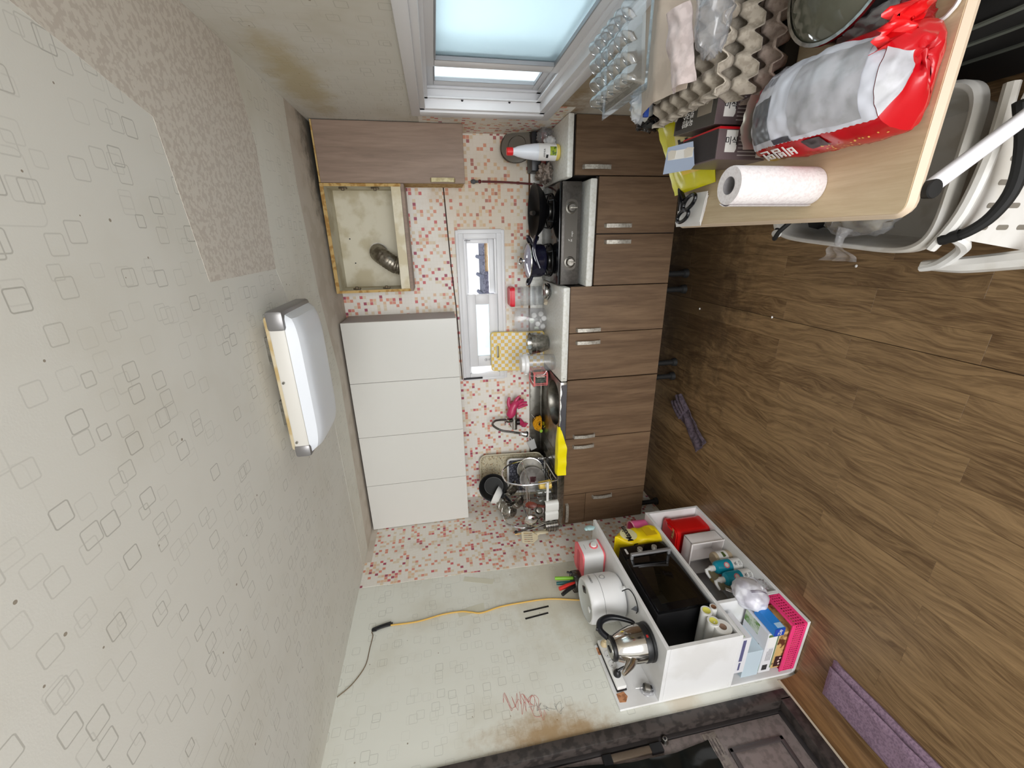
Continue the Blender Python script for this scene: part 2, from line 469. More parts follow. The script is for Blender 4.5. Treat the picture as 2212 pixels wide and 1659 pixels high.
# black mould below the kitchen units
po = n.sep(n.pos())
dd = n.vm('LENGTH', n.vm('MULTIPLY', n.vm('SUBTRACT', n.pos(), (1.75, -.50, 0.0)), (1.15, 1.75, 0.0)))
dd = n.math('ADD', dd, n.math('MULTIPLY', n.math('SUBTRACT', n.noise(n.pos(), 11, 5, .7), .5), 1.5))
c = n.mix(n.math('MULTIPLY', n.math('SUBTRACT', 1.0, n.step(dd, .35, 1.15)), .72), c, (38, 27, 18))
n.col(c); n.bump(n.math('ADD', rings, fine), .08, .001)
m_plank = n.m
pw, ri = .0965, 0
x = 1.69-18*pw
while x < W:
    x0, x1 = max(0, x), min(W, x+pw)
    if x1-x0 > .02:
        y = -3.6-(ri*.37 % .75)+random.uniform(-.05, .05)
        while y < 0.0:
            y0, y1 = max(y, YF+.02), min(y+.75, 0)
            if y1 > -3.4 and y1-y0 > .02 and y0 < -.02:
                seam = .0022 if abs(x1-1.69) < .01 else .0002
                gg = G(); gg.b(x0+.0002, x1-seam, y0+.0002, y1-.0002, -.006, 0, .0004, 1)
                mk('plank', gg, m_plank, floor)
            y += .75
        ri += 1
    x += pw

# ---- ceiling with its paper sheets
g = G(); g.b(-.1, W+.1, YF, .12, H, H+.1); ceiling = struct('ceiling', g, m_wp_c)
def sheet(name, pts, m, z=H, th=.0006):
    gg = G(); gg.p(pts, -th, Matrix.Translation((0, 0, z))); return mk(name, gg, m, ceiling, flat=True)
sheet('paper_patch', [(2.697, -2.9), (2.36, -1.655), (1.972, -1.60), (1.974, -1.09), (2.41, -1.03), (2.697, -1.10)], m_patch)
sheet('paper_strip', [(0, -.66), (1.25, -.70), (1.974, -1.09), (2.41, -1.03), (2.697, -1.1), (2.697, -.57), (2.33, -.60), (1.79, -.55), (1.32, -.42), (0, -.47)], m_wp_c2)
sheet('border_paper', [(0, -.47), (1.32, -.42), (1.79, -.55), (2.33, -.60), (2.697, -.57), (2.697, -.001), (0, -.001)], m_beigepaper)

# ---- walls
g = G()
DY0, DY1, DZ0, DZ1 = -2.86, -1.875, .16, 2.02        # door opening
g.b(-.12, 0, DY1, .12, 0, H).b(-.12, 0, YF, DY0, 0, H).b(-.12, 0, DY0, DY1, 0, DZ0).b(-.12, 0, DY0, DY1, DZ1, H)
wall_l = struct('wall_left', g, m_wp_l)
g = G(); g.p([(-.002, 0), (-.815, 0), (-.86, .80), (-.825, 1.55), (-.812, H-.002), (-.002, H-.002)], .0015, Matrix(((0, 0, 1, 0), (1, 0, 0, 0), (0, 1, 0, 0), (0, 0, 0, 1))))
mk('mosaic_sheet', g, m_mos_s, wall_l, flat=True)
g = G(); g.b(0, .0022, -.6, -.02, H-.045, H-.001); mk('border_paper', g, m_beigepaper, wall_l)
BX0, BX1, BZ0, BZ1 = 1.075, 2.11, 1.165, 1.462
g = G(); g.b(0, BX0, 0, .12, 0, H).b(BX1, W, 0, .12, 0, H).b(BX0, BX1, 0, .12, 0, BZ0).b(BX0, BX1, 0, .12, BZ1, H)
wall_b = struct('wall_back', g, m_mos_b)
RY0, RY1, RZ0, RZ1 = -2.35, -.50, 1.0, 1.645
g = G(); g.b(W, W2, RY1, .12, 0, H).b(W, W2, YF, RY0, 0, H).b(W, W2, RY0, RY1, 0, RZ0).b(W, W2, RY0, RY1, RZ1, H)
wall_r = struct('wall_right', g, m_wp_r)
g = G(); g.b(W-.0016, W, -.432, -.002, .0, 1.655); mk('mosaic_sheet', g, m_mos_s, wall_r)
g = G(); g.b(W-.0016, W, -.60, -.432, .86, .965); mk('mosaic_sheet', g, m_mos_s, wall_r)
# trims: dark joint in the mosaic, grimy joint above the worktop
g = G(); g.t([(2.403, -.001, 1.537), (1.884, -.001, 1.518), (1.629, -.001, 1.502), (1.067, -.001, 1.489)], .004, 6, smooth=False)
struct('trim_1', g, flat('grimy_joint', (60, 44, 36), .8))
g = G(); g.b(1.2, W, -.004, 0, .962, .972); struct('trim_2', g, flat('rusty_joint', (96, 62, 34), .8))
g = G()
g.g(1, 6, lambda u, v: V((.002+.05*v**2.2*(1), YF+u*(YF*-1-1.80), .11*(1-v)**1.6)))
g.solid(.003)
base = struct('baseboard_left', g, wood('curled_vinyl_skirting', (92, 66, 38), (142, 108, 70), 'y'))
g = G(); g.b(-.02, .004, YF, -1.80, .10, .112); mk('sealed_edge', g, flat('pale_sealant', (190, 180, 160), .7), base)

# ---- window_1: sliding window in the right wall
win = G(); X0, X1 = W-.012, W2-.01
ow, iw = .05, .045
for (a, b, c_, d_) in ((RY0, RY1, RZ0, RZ0+.03), (RY0, RY1, RZ1-.03, RZ1), (RY1-.03, RY1, RZ0, RZ1), (RY0, RY0+.03, RZ0, RZ1)):
    win.b(X0, X1, a, b, c_, d_, .004)
w1 = struct('window_1', win, m_pvc)
g = G()
for (a, b, c_, d_) in ((RY0-.05, RY1+.075, RZ0-.042, RZ0+.004), (RY0-.05, RY1+.075, RZ1-.004, RZ1+.042), (RY1-.004, RY1+.075, RZ0, RZ1), (RY0-.05, RY0+.004, RZ0, RZ1)):
    g.b(W-.022, W, a, b, c_, d_, .005)
mk('architrave', g, m_pvc, w1)
g = G()
for xx in (W+.030, W+.070, W+.112):
    g.b(xx, xx+.006, RY0+.03, RY1-.03, RZ0+.03, RZ0+.05).b(xx, xx+.006, RY0+.03, RY1-.03, RZ1-.045, RZ1-.03).b(xx, xx+.006, RY1-.05, RY1-.03, RZ0+.03, RZ1-.03)
mk('slide_track', g, m_pvc, w1)
m_fro = frosted('frosted_glass', (224, 231, 233))
def sash(y0, y1, x, name):
    z0, z1, fw = RZ0+.028, RZ1-.026, .052
    g = G()
    g.b(x, x+.032, y0, y1, z0, z0+fw, .004).b(x, x+.032, y0, y1, z1-fw, z1, .004)
    g.b(x, x+.032, y1-fw-.02, y1, z0+fw, z1-fw, .004).b(x, x+.032, y0, y0+fw+.02, z0+fw, z1-fw, .004)
    s_ = mk(name, g, m_pvc, w1)
    g = G(); g.b(x+.012, x+.02, y0+fw+.02, y1-fw-.02, z0+fw, z1-fw); mk('glass_pane', g, m_fro, s_)
    g = G()
    for (a, b, c_, d_) in ((y0+fw+.02, y1-fw-.02, z0+fw, z0+fw+.005), (y0+fw+.02, y1-fw-.02, z1-fw-.005, z1-fw), (y1-fw-.025, y1-fw-.02, z0+fw, z1-fw)):
        g.b(x-.002, x+.012, a, b, c_, d_)
    mk('glazing_bead', g, flat('grey_gasket', (150, 152, 156), .5), s_)
    return s_
sash(-1.60, -.552, W+.078, 'sash')
sb = sash(-2.33, -.908, W+.036, 'sash')
g = G(); g.b(W+.128, W+.143, -1.06, -.96, RZ0+.03, RZ1-.03, .003); mk('screen_stile', g, flat('screen_grey', (126, 134, 132), .6), w1)
g = G()
for z_ in (1.19, 1.43): g.c((W+.028, RY1-.032, z_), (W+.028, RY1-.026, z_), .006)
mk('screw_hole', g, m_ink, w1)

# ---- window_2: small window over the worktop
yb, yf = .115, -.012
g = G()
fw = .036
for (a, b, c_, d_) in ((BX0, BX1, BZ0, BZ0+fw), (BX0, BX1, BZ1-fw, BZ1), (BX0, BX0+fw, BZ0+fw, BZ1-fw), (BX1-fw, BX1, BZ0+fw, BZ1-fw)):
    g.b(a, b, yf, yb, c_, d_, .003)
w2 = struct('window_2', g, m_pvc)
g = G()
for (a, b, c_, d_) in ((BX0-.012, BX1+.02, BZ0-.02, BZ0+.003), (BX0-.012, BX1+.02, BZ1-.003, BZ1+.018), (BX0-.018, BX0+.003, BZ0, BZ1), (BX1-.003, BX1+.025, BZ0, BZ1)):
    g.b(a, b, -.018, 0, c_, d_, .004)
mk('architrave', g, m_pvc, w2)
g = G()
for yy in (.012, .05, .088): g.b(BX0+fw, BX1-fw, yy, yy+.005, BZ0+fw, BZ0+fw+.012).b(BX0+fw, BX1-fw, yy, yy+.005, BZ1-fw-.012, BZ1-fw)
mk('slide_track', g, m_pvc, w2)
g = G(); sx0, sx1, sz0, sz1, fw2 = BX0+fw+.05, 1.70, BZ0+fw+.004, BZ1-fw-.004, .062
g.b(sx0, sx1, .002, .03, sz0, sz0+fw2, .003).b(sx0, sx1, .002, .03, sz1-fw2, sz1, .003)
g.b(sx0, sx0+fw2+.02, .002, .03, sz0+fw2, sz1-fw2, .003).b(sx1-fw2-.01, sx1, .002, .03, sz0+fw2, sz1-fw2, .003)
s2 = mk('sash', g, m_pvc, w2)
g = G(); g.b(sx0+fw2+.02, sx1-fw2-.01, .014, .02, sz0+fw2, sz1-fw2); mk('glass_pane', g, m_fro, s2)
g = G(); g.l([(.011, 0), (.011, .001), (.0085, .001), (.0085, 0)], (1.212, .0015, 1.30), 20, (0, -1, 0))
g.p([(-.006, -.005), (.006, -.005), (0, .006)], .001, frame((1.212, .0015, 1.30), (1, 0, 0), (0, 0, 1)))
for k in range(4): g.b(1.205+k*.004, 1.207+k*.004, .001, .0018, 1.272-k*.002, 1.284)
mk('safety_mark', g, flat('grey_print', (140, 140, 142), .6), s2)
g = G(); g.b(BX0-.006, BX0+.008, -.0195, -.014, 1.335, 1.478); mk('black_tape', g, m_ink, w2)
g = G(); g.b(BX1-fw-.012, BX1-fw-.009, -.014, -.008, 1.38, 1.42); mk('drain_slot', g, m_ink, w2)
# fixed outer sash behind the open half
g = G()
g.b(1.70, BX1-fw, .052, .08, BZ0+fw, BZ0+fw+.05, .003).b(1.70, BX1-fw, .052, .08, BZ1-fw-.026, BZ1-fw, .003).b(BX1-fw-.03, BX1-fw, .052, .08, BZ0+fw+.05, BZ1-fw-.026, .003)
mk('sash', g, m_pvc, w2)

# ---- what shows through the small window: a neighbour's roof and wall
hs = thing('neighbour_house', 'tan house wall under a grey tiled roof edge seen through the small open window', 'house', (1.7, 2.55, 0))
g = G(); g.b(.6, 3.0, 2.6, 2.9, 0, .998); mk('wall', g, speck('tan_brick', (206, 176, 136), (176, 140, 104), 26, .9), hs)
g = G(); g.b(.6, 3.0, 2.46, 2.9, .998, 1.03); mk('roof', g, speck('grey_roof', (120, 122, 138), (88, 90, 104), 40, .9), hs)
for k in range(9):
    xx = .9+k*.235
    g = G(); g.c((xx, 2.44, 1.036), (xx, 2.9, 1.055), .024, n=12); mk('ridge_tile', g, flat('slate_tile', (104, 108, 126), .8), hs)
for k in range(5):
    g = G(); g.b(.6, 3.0, 2.59, 2.6, .955-k*.05, .962-k*.05)
    mk('mortar_course', g, flat('pale_mortar', (226, 206, 170), .9), hs)
g = G(); g.b(.6, 1.66, 2.57, 2.6, .70, .998); mk('side_panel', g, speck('slate_cladding', (132, 132, 150), (98, 98, 116), 30, .9), hs)

# ---- door_1 in the left wall
m_frame = speck('worn_dark_frame', (66, 59, 56), (44, 39, 37), 30, .45)
m_door = speck('grey_brown_door', (132, 121, 118), (116, 106, 103), 40, .45)
g = G()
g.b(-.10, .012, DY1-.012, DY1+.036, DZ0-.04, DZ1+.05, .004).b(-.10, .012, DY0-.036, DY0+.012, DZ0-.04, DZ1+.05, .004)
g.b(-.10, .012, DY0, DY1, DZ0-.045, DZ0+.012, .004).b(-.10, .012, DY0, DY1, DZ1-.012, DZ1+.05, .004)
d1 = struct('door_1', g, m_frame)
g = G(); g.b(-.085, -.04, DY1-.028, DY1-.006, DZ0+.01, DZ1, .003).b(-.085, -.04, DY0+.005, DY1-.02, DZ0+.008, DZ0+.032, .003); mk('door_stop', g, flat('dark_stop', (44, 40, 40), .5), d1)
g = G(); g.b(-.075, -.045, DY0+.02, DY1-.03, DZ0+.03, DZ1-.01, .003); leaf = mk('door_leaf', g, m_door, d1)
g = G()
for (a, b, c_, d_) in ((-2.02, -1.965, .26, .56),):
    pass
for (y0, y1, z0, z1) in ((-2.80, -1.985, .25, .52),):
    for (a, b, c_, d_) in ((y0, y1, z0, z0+.02), (y0, y1, z1-.02, z1), (y1-.02, y1, z0, z1), (y0, y0+.02, z0, z1)): g.b(-.046, -.036, a, b, c_, d_, .004)
    for yy in (-2.11, -2.24, -2.37, -2.5, -2.63): g.b(-.046, -.038, yy-.006, yy+.006, z0+.02, z1-.02, .003)
mk('panel_moulding', g, flat('door_moulding', (70, 63, 63), .4), leaf)
g = G(); g.b(-.046, -.0415, -2.80, -1.915, .535, .60, .001); mk('tape_strip', g, speck('clear_packing_tape', (132, 122, 114), (104, 94, 90), 60, .25), leaf)
for k in range(3): pass
g = G()
for k, (a, b) in enumerate(((0, .13), (.02, .15), (.01, .12))): g.b(-.0418, -.0408, -2.08-b, -2.08-a, .552+k*.014, .555+k*.014)
for k in range(3): g.b(-.0418, -.0408, -2.0, -1.94, .548+k*.014, .551+k*.014)
mk('torn_tape_mark', g, flat('dark_mark', (58, 50, 48), .6), leaf)
g = G()
def film(u, v):
    y = -2.80+u*.86-.02*math.sin(v*9); z = .585+v*1.4
    return V((-.035+.012*NZ.noise(V((y*6, z*5, 1)))+.010*NZ.noise(V((y*17, z*14, 4))), y, z))
g.g(44, 60, film).solid(.0015); mk('plastic_cover', g, N('black_plastic_film', .16).col((14, 18, 18)).m, leaf)
g = G(); g.b(-.046, -.030, -1.94, -1.913, .84, 1.05, .003); lp = mk('lock_plate', g, flat('brown_metal_plate', (112, 98, 84), .4, .5), leaf)
g = G(); g.b(-.047, -.028, -1.945, -1.911, 1.035, 1.075).b(-.047, -.028, -1.945, -1.911, .80, .855); mk('black_clip', g, m_black, lp)
g = G(); g.l([(0, .018), (.010, .018), (.013, .012), (.016, .004), (.018, 0)], (-.045, -1.905, .775), 20, (1, 0, 0)); kn = mk('lock_cylinder', g, m_steel, leaf)
g = G(); g.l([(.0, .02), (.006, .02), (.006, .0)], (-.045, -1.905, .775), 16, (1, 0, 0)); mk('keyhole', g, m_ink, kn)

# ---- ceiling lamp (switched off)
cl = thing('ceiling_light', 'oblong white ceiling lamp with metal end caps and a yellowed base', 'light', (1.575, -1.26, H))
g = G(); g.b(1.315, 1.835, -1.405, -1.12, 2.188, 2.222, .012); mk('base', g, speck('yellowed_white', (200, 186, 156), (184, 160, 112), 14, .5), cl)
for x0 in (1.40, 1.65):
    g = G(); g.b(x0, x0+.10, -1.34, -1.19, 2.222, H); mk('mounting_bracket', g, m_steel, cl)
for x0 in (1.80, 1.34):
    g = G(); g.c((x0, -1.30, 2.222), (x0, -1.30, H), .012); mk('spacer', g, m_whiteplastic, cl)
g = G(); g.b(1.30, 1.85, -1.42, -1.105, 2.15, 2.204, .010); hb = mk('housing', g, flat('cream_housing', (208, 205, 198), .45), cl)
for x0, x1 in ((1.785, 1.856), (1.294, 1.345)):
    g = G(); g.b(x0, x1, -1.425, -1.10, 2.147, 2.206, .012); mk('end_cap', g, flat('grey_metal_cap', (140, 138, 138), .35, .6), hb)
for x0 in (1.36, 1.60):
    g = G(); g.c((x0, -1.419, 2.190), (x0, -1.428, 2.190), .0045, n=10); mk('screw', g, m_steel, hb)
g = G()
def diff(u, v):
    a = (u-.5)*2; b = (v-.5)*2
    k = (1-abs(a)**6)**.5*(1-abs(b)**5)**.5
    return V((1.575+a*.268, -1.262+b*.152, 2.152-.055*max(0, k)**.8))
g.g(30, 24, diff); mk('diffuser', g, N('milky_diffuser', .3, spec=.4).col((216, 220, 226)).m, cl)
# ================================================================ kitchen units
m_lam = wood('walnut_laminate', (90, 69, 51), (124, 100, 77), 'z', 16, .42, .18)
m_lam_top = wood('ash_brown_laminate', (122, 102, 88), (150, 128, 112), 'z', 16, .45, .1)
m_edge = speck('raw_chipboard', (190, 160, 104), (160, 122, 66), 40, .9)
m_inside = speck('grimy_cream_board', (206, 200, 180), (184, 174, 146), 6, .6)
m_gap = flat('dark_carcass', (40, 32, 27), .7)
CT = .822                                            # underside of the worktops
def bar_handle(par, x, y, z0, z1, m=m_handle, horiz=None, name='handle'):
    """arched bar pull; vertical unless horiz=(x0,x1)"""
    g = G()
    if horiz:
        a, b = horiz; L = b-a
        P = [(a, y, z0), (a+.004, y-.02, z0), (a+L*.5, y-.026, z0), (b-.004, y-.02, z0), (b, y, z0)]
    else:
        L = z1-z0
        P = [(x, y, z0), (x, y-.02, z0+.004), (x, y-.027, z0+L*.5), (x, y-.02, z1-.004), (x, y, z1)]
    pts = []
    for i, p in enumerate(P): pts.append(V(p))
    w_ = V((0, 0, .011)) if horiz else V((.011, 0, 0))
    # flat strap: sweep a thin rectangle
    sm = []
    for i in range(len(pts)-1):
        for k in range(4): sm.append(pts[i].lerp(pts[i+1], k/4))
    sm.append(pts[-1])
    vs = []; fs = []
    for i, p in enumerate(sm):
        d = (sm[min(i+1, len(sm)-1)]-sm[max(i-1, 0)]).normalized()
        nrm = d.cross(w_).normalized()*.004
        vs += [p-w_-nrm, p+w_-nrm, p+w_+nrm, p-w_+nrm]
    for i in range(len(sm)-1):
        for k in range(4): fs.append((i*4+k, i*4+(k+1) % 4, i*4+4+(k+1) % 4, i*4+4+k))
    fs += [(3, 2, 1, 0), tuple(len(vs)-4+k for k in range(4))]
    g.add(vs, fs); return mk(name, g, m, par)
def unit(label, x0, x1, ztop, doors, zc=None):
    """floor unit: carcass, doors (x0,x1,z0,z1,handle), adjustable feet"""
    t = thing('base_cabinet', label, 'cabinet', ((x0+x1)/2, -.25, 0), 0, 'kitchen base cabinets')
    g = G(); g.b(x0+.001, x1-.001, -.48, -.012, .175, (zc or ztop)-.001); mk('carcass', g, m_gap, t)
    for d in doors:
        g = G(); g.b(d[0]+.0015, d[1]-.0015, -.50, -.4815, d[2], d[3], .0015, 1)
        o = mk(d[5] if len(d) > 5 else 'door', g, m_lam, t)
        hx = d[4]
        if hx:
            if hx[0] == 'v': bar_handle(o, hx[1], -.50, hx[2], hx[3])
            else: bar_handle(o, None, -.50, hx[1], 0, horiz=(hx[2], hx[3]))
    for fx in (x0+.05, x1-.05):
        g = G(); g.l([(.018, .172), (.018, .03), (.026, .024), (.030, 0), (0, 0)], (fx, -.43, 0.001), 14); mk('foot', g, m_rubber, t)
    return t
unit('single-door walnut base cabinet in the right-hand corner beside the stove', 2.402, 2.697, CT, [(2.402, 2.697, .1715, CT-.004, ('v', 2.442, .612, .772))])
unit('low walnut base cabinet under the gas stove with two doors', 1.792, 2.400, .685, [(2.093, 2.400, .1715, .672, ('v', 2.136, .46, .622)), (1.792, 2.090, .1715, .672, ('v', 2.046, .456, .616))])
unit('walnut base cabinet with paired handles under the white stone worktop', 1.182, 1.790, CT, [(1.497, 1.790, .1715, CT-.004, ('v', 1.519, .613, .772)), (1.182, 1.4955, .1715, CT-.004, ('v', 1.437, .611, .77))])
unit('walnut base cabinet under the steel sink with a small drawer front at its left end', .004, 1.178, CT,
     [(.739, 1.178, .1715, CT-.004, ('v', .76, .607, .762)), (.272, .737, .1715, CT-.004, ('v', .68, .610, .762)),
      (.004, .270, .645, CT-.004, ('h', .792, .04, .195), 'drawer'), (.004, .270, .1715, .643, ('v', .236, .44, .592))], zc=.68)

# worktops
def top(label, x0, x1, z0, z1, yfront, split=True):
    t = thing('worktop', label, 'worktop', ((x0+x1)/2, -.25, z1), 0)
    g = G(); g.b(x0, x1, yfront, -.014, z0, z1, .008, 3); mk('slab', g, m_stone, t)
    return t
t = top('white stone worktop slab of the right-hand corner with the vinegar bottle on it', 2.388, 2.696, .836, .87, -.52)
g = G(); g.b(2.388, 2.696, -.014, -.003, .86, .962, .003); mk('upstand', g, m_stone, t)
t = top('narrow low white worktop under and in front of the gas stove', 1.79, 2.386, .688, .73, -.52)
g = G(); g.b(1.79, 2.386, -.024, -.003, .73, .962, .003); mk('upstand', g, m_stone, t)
t = top('stained white stone worktop between the stove and the sink', 1.180, 1.789, .826, .87, -.52)
g = G(); g.b(1.180, 1.789, -.014, -.003, .866, .962, .003); mk('upstand', g, m_stone, t)
g = G(); g.b(1.203, 1.2045, -.5215, -.5195, .842, .856); mk('edge_chip', g, m_ink, t)

# sink: pressed steel top with a round bowl
sk = thing('sink', 'pressed steel sink top with a bowl on the right and drainer on the left', 'sink', (.59, -.26, .87))
bc, br = (.955, -.325), (.165, .155)
g = G()
def deck(u, v):
    # square frame around the bowl: v=0 outer edge, v=1 bowl rim
    a = 2*PI*u
    ca, sa = math.cos(a), math.sin(a)
    rim = V((bc[0]+br[0]*ca, bc[1]+br[1]*sa, .868))
    X0_, X1_, Y0_, Y1_ = .006, 1.177, -.512, -.02
    s = min((X1_-bc[0])/ca if ca > 1e-6 else ((X0_-bc[0])/ca if ca < -1e-6 else 1e9),
            (Y1_-bc[1])/sa if sa > 1e-6 else ((Y0_-bc[1])/sa if sa < -1e-6 else 1e9))
    out = V((bc[0]+s*ca, bc[1]+s*sa, .868))
    p = out.lerp(rim, v)
    e = min(p.x-X0_, X1_-p.x, p.y-Y0_, Y1_-p.y)
    p.z = .872-.010*min(1, max(0, e)/.05)-(.004*v if v > .9 else 0)
    return p
NA = 96
vs = []; fs = []
angs = sorted({2*PI*i/NA for i in range(NA)} | {math.atan2(y-bc[1], x-bc[0]) % (2*PI) for x in (.006, 1.177) for y in (-.512, -.02)})
for a in angs:
    for j in range(13): vs.append(deck(a/(2*PI), j/12))
    for k, (q, dz) in enumerate(((.97, -.012), (.93, -.06), (.88, -.12), (.72, -.155), (.35, -.162), (.12, -.165))):
        vs.append(V((bc[0]+br[0]*q*math.cos(a), bc[1]+br[1]*q*math.sin(a), .86+dz)))
M_ = 19
for i in range(len(angs)):
    j = (i+1) % len(angs)
    fs += [(i*M_+k, j*M_+k, j*M_+k+1, i*M_+k+1) for k in range(M_-1)]
g.add(vs, fs); mk('top', g, m_steel2, sk, ang=.5)
g = G(); g.b(.006, 1.177, -.524, -.511, .824, .873, .003); mk('front_lip', g, m_steel, sk)
g = G(); g.b(.006, 1.177, -.02, -.004, .862, .965, .003).b(.006, 1.177, -.03, -.012, .866, .882, .004); mk('upstand', g, m_steel2, sk)
g = G(); g.l([(0, .004), (.03, .004), (.045, 0), (.045, -.01)], (bc[0], bc[1], .697), 24); mk('drain', g, m_steel, sk)
for xx in (.10, .18, .26, .34, .42, .50, .58):
    g = G(); g.b(xx, xx+.014, -.44, -.10, .8605, .8645, .002); mk('drainer_rib', g, m_steel2, sk)
g = G(); g.g(60, 2, lambda u, v: V((.56+.60*u, -.525-.0015, .829+.036*v+.004*math.sin(u*40)*v))).solid(.0008); mk('foil_tape', g, N('crumpled_foil', .25, .7).col((110, 110, 116)).m, sk)

# wall units
t = thing('wall_cabinet', 'long white glossy wall cabinet with four plain doors', 'cabinet', (.80, -.14, 1.516))
g = G(); g.b(.006, 1.588, -.252, -.004, 1.518, 2.236, .001); mk('carcass', g, flat('grey_carcass', (168, 160, 158), .5), t)
m_gl = N('gloss_white_door', .22, spec=.45).col((214, 213, 208)).m
for a, b in ((.005, .3894), (.3894, .7838), (.7838, 1.1832), (1.1832, 1.5905)):
    g = G(); g.b(a+.0012, b-.0012, -.271, -.2535, 1.5165, 2.2385, .001, 1); mk('door', g, m_gl, t)
t = thing('wall_cabinet', 'tall brown wood-grain wall cabinet in the right corner with a rusty lower edge', 'cabinet', (2.54, -.12, 1.41))
g = G(); g.b(2.388, 2.692, -.216, -.004, 1.416, 2.228); mk('carcass', g, m_edge, t)
g = G(); g.b(2.386, 2.694, -.234, -.2175, 1.4127, 2.226, .0015, 1); o = mk('door', g, m_lam_top, t)
bar_handle(o, 2.402, -.234, 1.475, 1.612, speck('yellowed_handle', (196, 184, 140), (170, 154, 108), 30, .4))
g = G(); g.b(2.3865, 2.694, -.2345, -.216, 2.2262, 2.2345); mk('worn_top_edge', g, m_edge, t)
hc = thing('hood_cabinet', 'doorless cream cabinet with grimy inside and a vent duct', 'cabinet', (2.07, -.12, 1.775))
g = G(); g.b(1.768, 2.384, -.012, -.004, 1.79, 2.236); mk('back_panel', g, m_inside, hc)
g = G(); g.b(1.768, 1.784, -.230, -.012, 1.79, 2.236); sl = mk('side_panel', g, m_inside, hc)
g = G(); g.b(2.368, 2.384, -.230, -.012, 1.79, 2.236); sr = mk('side_panel', g, m_inside, hc)
g = G(); g.b(1.784, 2.368, -.230, -.012, 2.216, 2.236); mk('top_panel', g, m_inside, hc)
g = G(); g.b(1.784, 2.368, -.226, -.012, 1.83, 1.846); mk('shelf', g, m_inside, hc)
g = G(); g.b(1.784, 2.368, -.228, -.212, 1.792, 1.846); mk('front_rail', g, speck('grimy_rail', (214, 206, 184), (196, 184, 152), 9, .5), hc)
g = G(); g.b(1.768, 2.384, -.232, -.012, 1.772, 1.79); mk('bottom_panel', g, m_lam_top, hc)
for (a, b, c_, d_) in ((1.768, 1.784, 1.79, 2.236), (2.368, 2.384, 1.79, 2.236), (1.784, 2.368, 2.216, 2.2365)):
    g = G(); g.b(a, b, -.2335, -.230, c_, d_); mk('bare_edge', g, m_edge, hc)
for xx in (1.786, 2.366):
    for z_ in (1.94, 2.12):
        s_ = 1 if xx < 2 else -1
        g = G(); g.b(xx, xx+s_*.008, -.205, -.175, z_-.022, z_+.022, .002).b(xx, xx+s_*.018, -.212, -.19, z_-.008, z_+.008, .003)
        mk('hinge_plate', g, flat('dark_hinge', (92, 80, 62), .5, .6), hc)
for (xx, z_) in ((1.935, 2.14), (2.085, 2.155)):
    g = G(); g.c((xx, -.0118, z_), (xx, -.0135, z_), .0045, n=10); mk('screw_hole', g, m_ink, hc)
duct = []
R_ = .052
path = [V((2.0, -.016, 1.985)), V((2.0, -.06, 1.985)), V((1.985, -.105, 1.965)), V((1.955, -.125, 1.925)), V((1.925, -.125, 1.885)), V((1.915, -.125, 1.848))]
g = G(); K = 40; pts = []; rad = []
for i in range(K+1):
    u = i/K*(len(path)-1); k = min(int(u), len(path)-2); pts.append(path[k].lerp(path[k+1], u-k)); rad.append(R_*(1+.05*((i % 3) == 0)))
g.t(pts, rad, 18, smooth=False)
dk = mk('duct', g, speck('dull_aluminium', (150, 144, 132), (116, 108, 96), 30, .38, metal=.85), hc, ang=.9)
g = G(); g.l([(R_-.004, 0), (R_+.008, 0), (R_+.008, .004), (R_-.004, .004)], (2.0, -.0121, 1.985), 24, (0, -1, 0)); mk('wall_collar', g, m_steel2, hc)
# ================================================================ gas stove and what stands on the worktops
m_enamel = N('black_enamel', .12, spec=.5).col((12, 12, 14)).m
m_navy = N('navy_enamel', .15, spec=.5).col((22, 22, 40)).m
m_cast = flat('cast_iron', (16, 16, 18), .5, .4)
m_dkmetal = speck('dark_grey_metal', (84, 80, 76), (74, 70, 66), 60, .38, metal=.4)
st = thing('gas_stove', 'black two-burner gas stove with a grey front panel and two silver knobs', 'stove', (2.088, -.24, .731))
g = G(); g.b(1.797, 2.379, -.435, -.04, .748, .868, .006); mk('body', g, m_dkmetal, st)
g = G(); g.b(1.797, 2.379, -.43, -.04, .868, .882, .005); mk('hob_plate', g, m_enamel, st)
g = G(); g.b(1.797, 2.379, -.442, -.434, .752, .868, .003); fp = mk('front_panel', g, m_dkmetal, st)
g = G(); g.p(rrect(.40, .078, .03), .0015, frame((2.085, -.4425, .812), (1, 0, 0), (0, 0, 1))); mk('panel_rim', g, flat('panel_inset', (92, 88, 82), .35, .5), fp)
for kx in (2.238, 1.932):
    g = G(); g.l([(.034, 0), (.034, .003), (.028, .005), (.028, 0)], (kx, -.442, .812), 28, (0, -1, 0)); mk('knob_ring', g, m_steel2, fp)
    g = G(); g.l([(.024, 0), (.023, .016), (.020, .02), (0, .02)], (kx, -.442, .812), 24, (0, -1, 0)); kb = mk('knob', g, m_steel, st)
    g = G(); g.b(kx-.004, kx+.004, -.474, -.461, .784, .826, .003); mk('grip', g, m_handle, kb)
text('SK', .014, (2.058, -.4445, .806), (1, 0, 0), (0, 0, 1), m_whiteink, fp, 'logo')
text('magic', .014, (2.094, -.4445, .804), (1, 0, 0), (0, 0, 1), m_whiteink, fp, 'logo')
g = G(); g.p([(-.008, 0), (0, -.002), (.006, .008), (.001, .004)], .001, frame((2.06, -.4445, .820), (1, 0, 0), (0, 0, 1))); mk('logo', g, m_whiteink, fp)
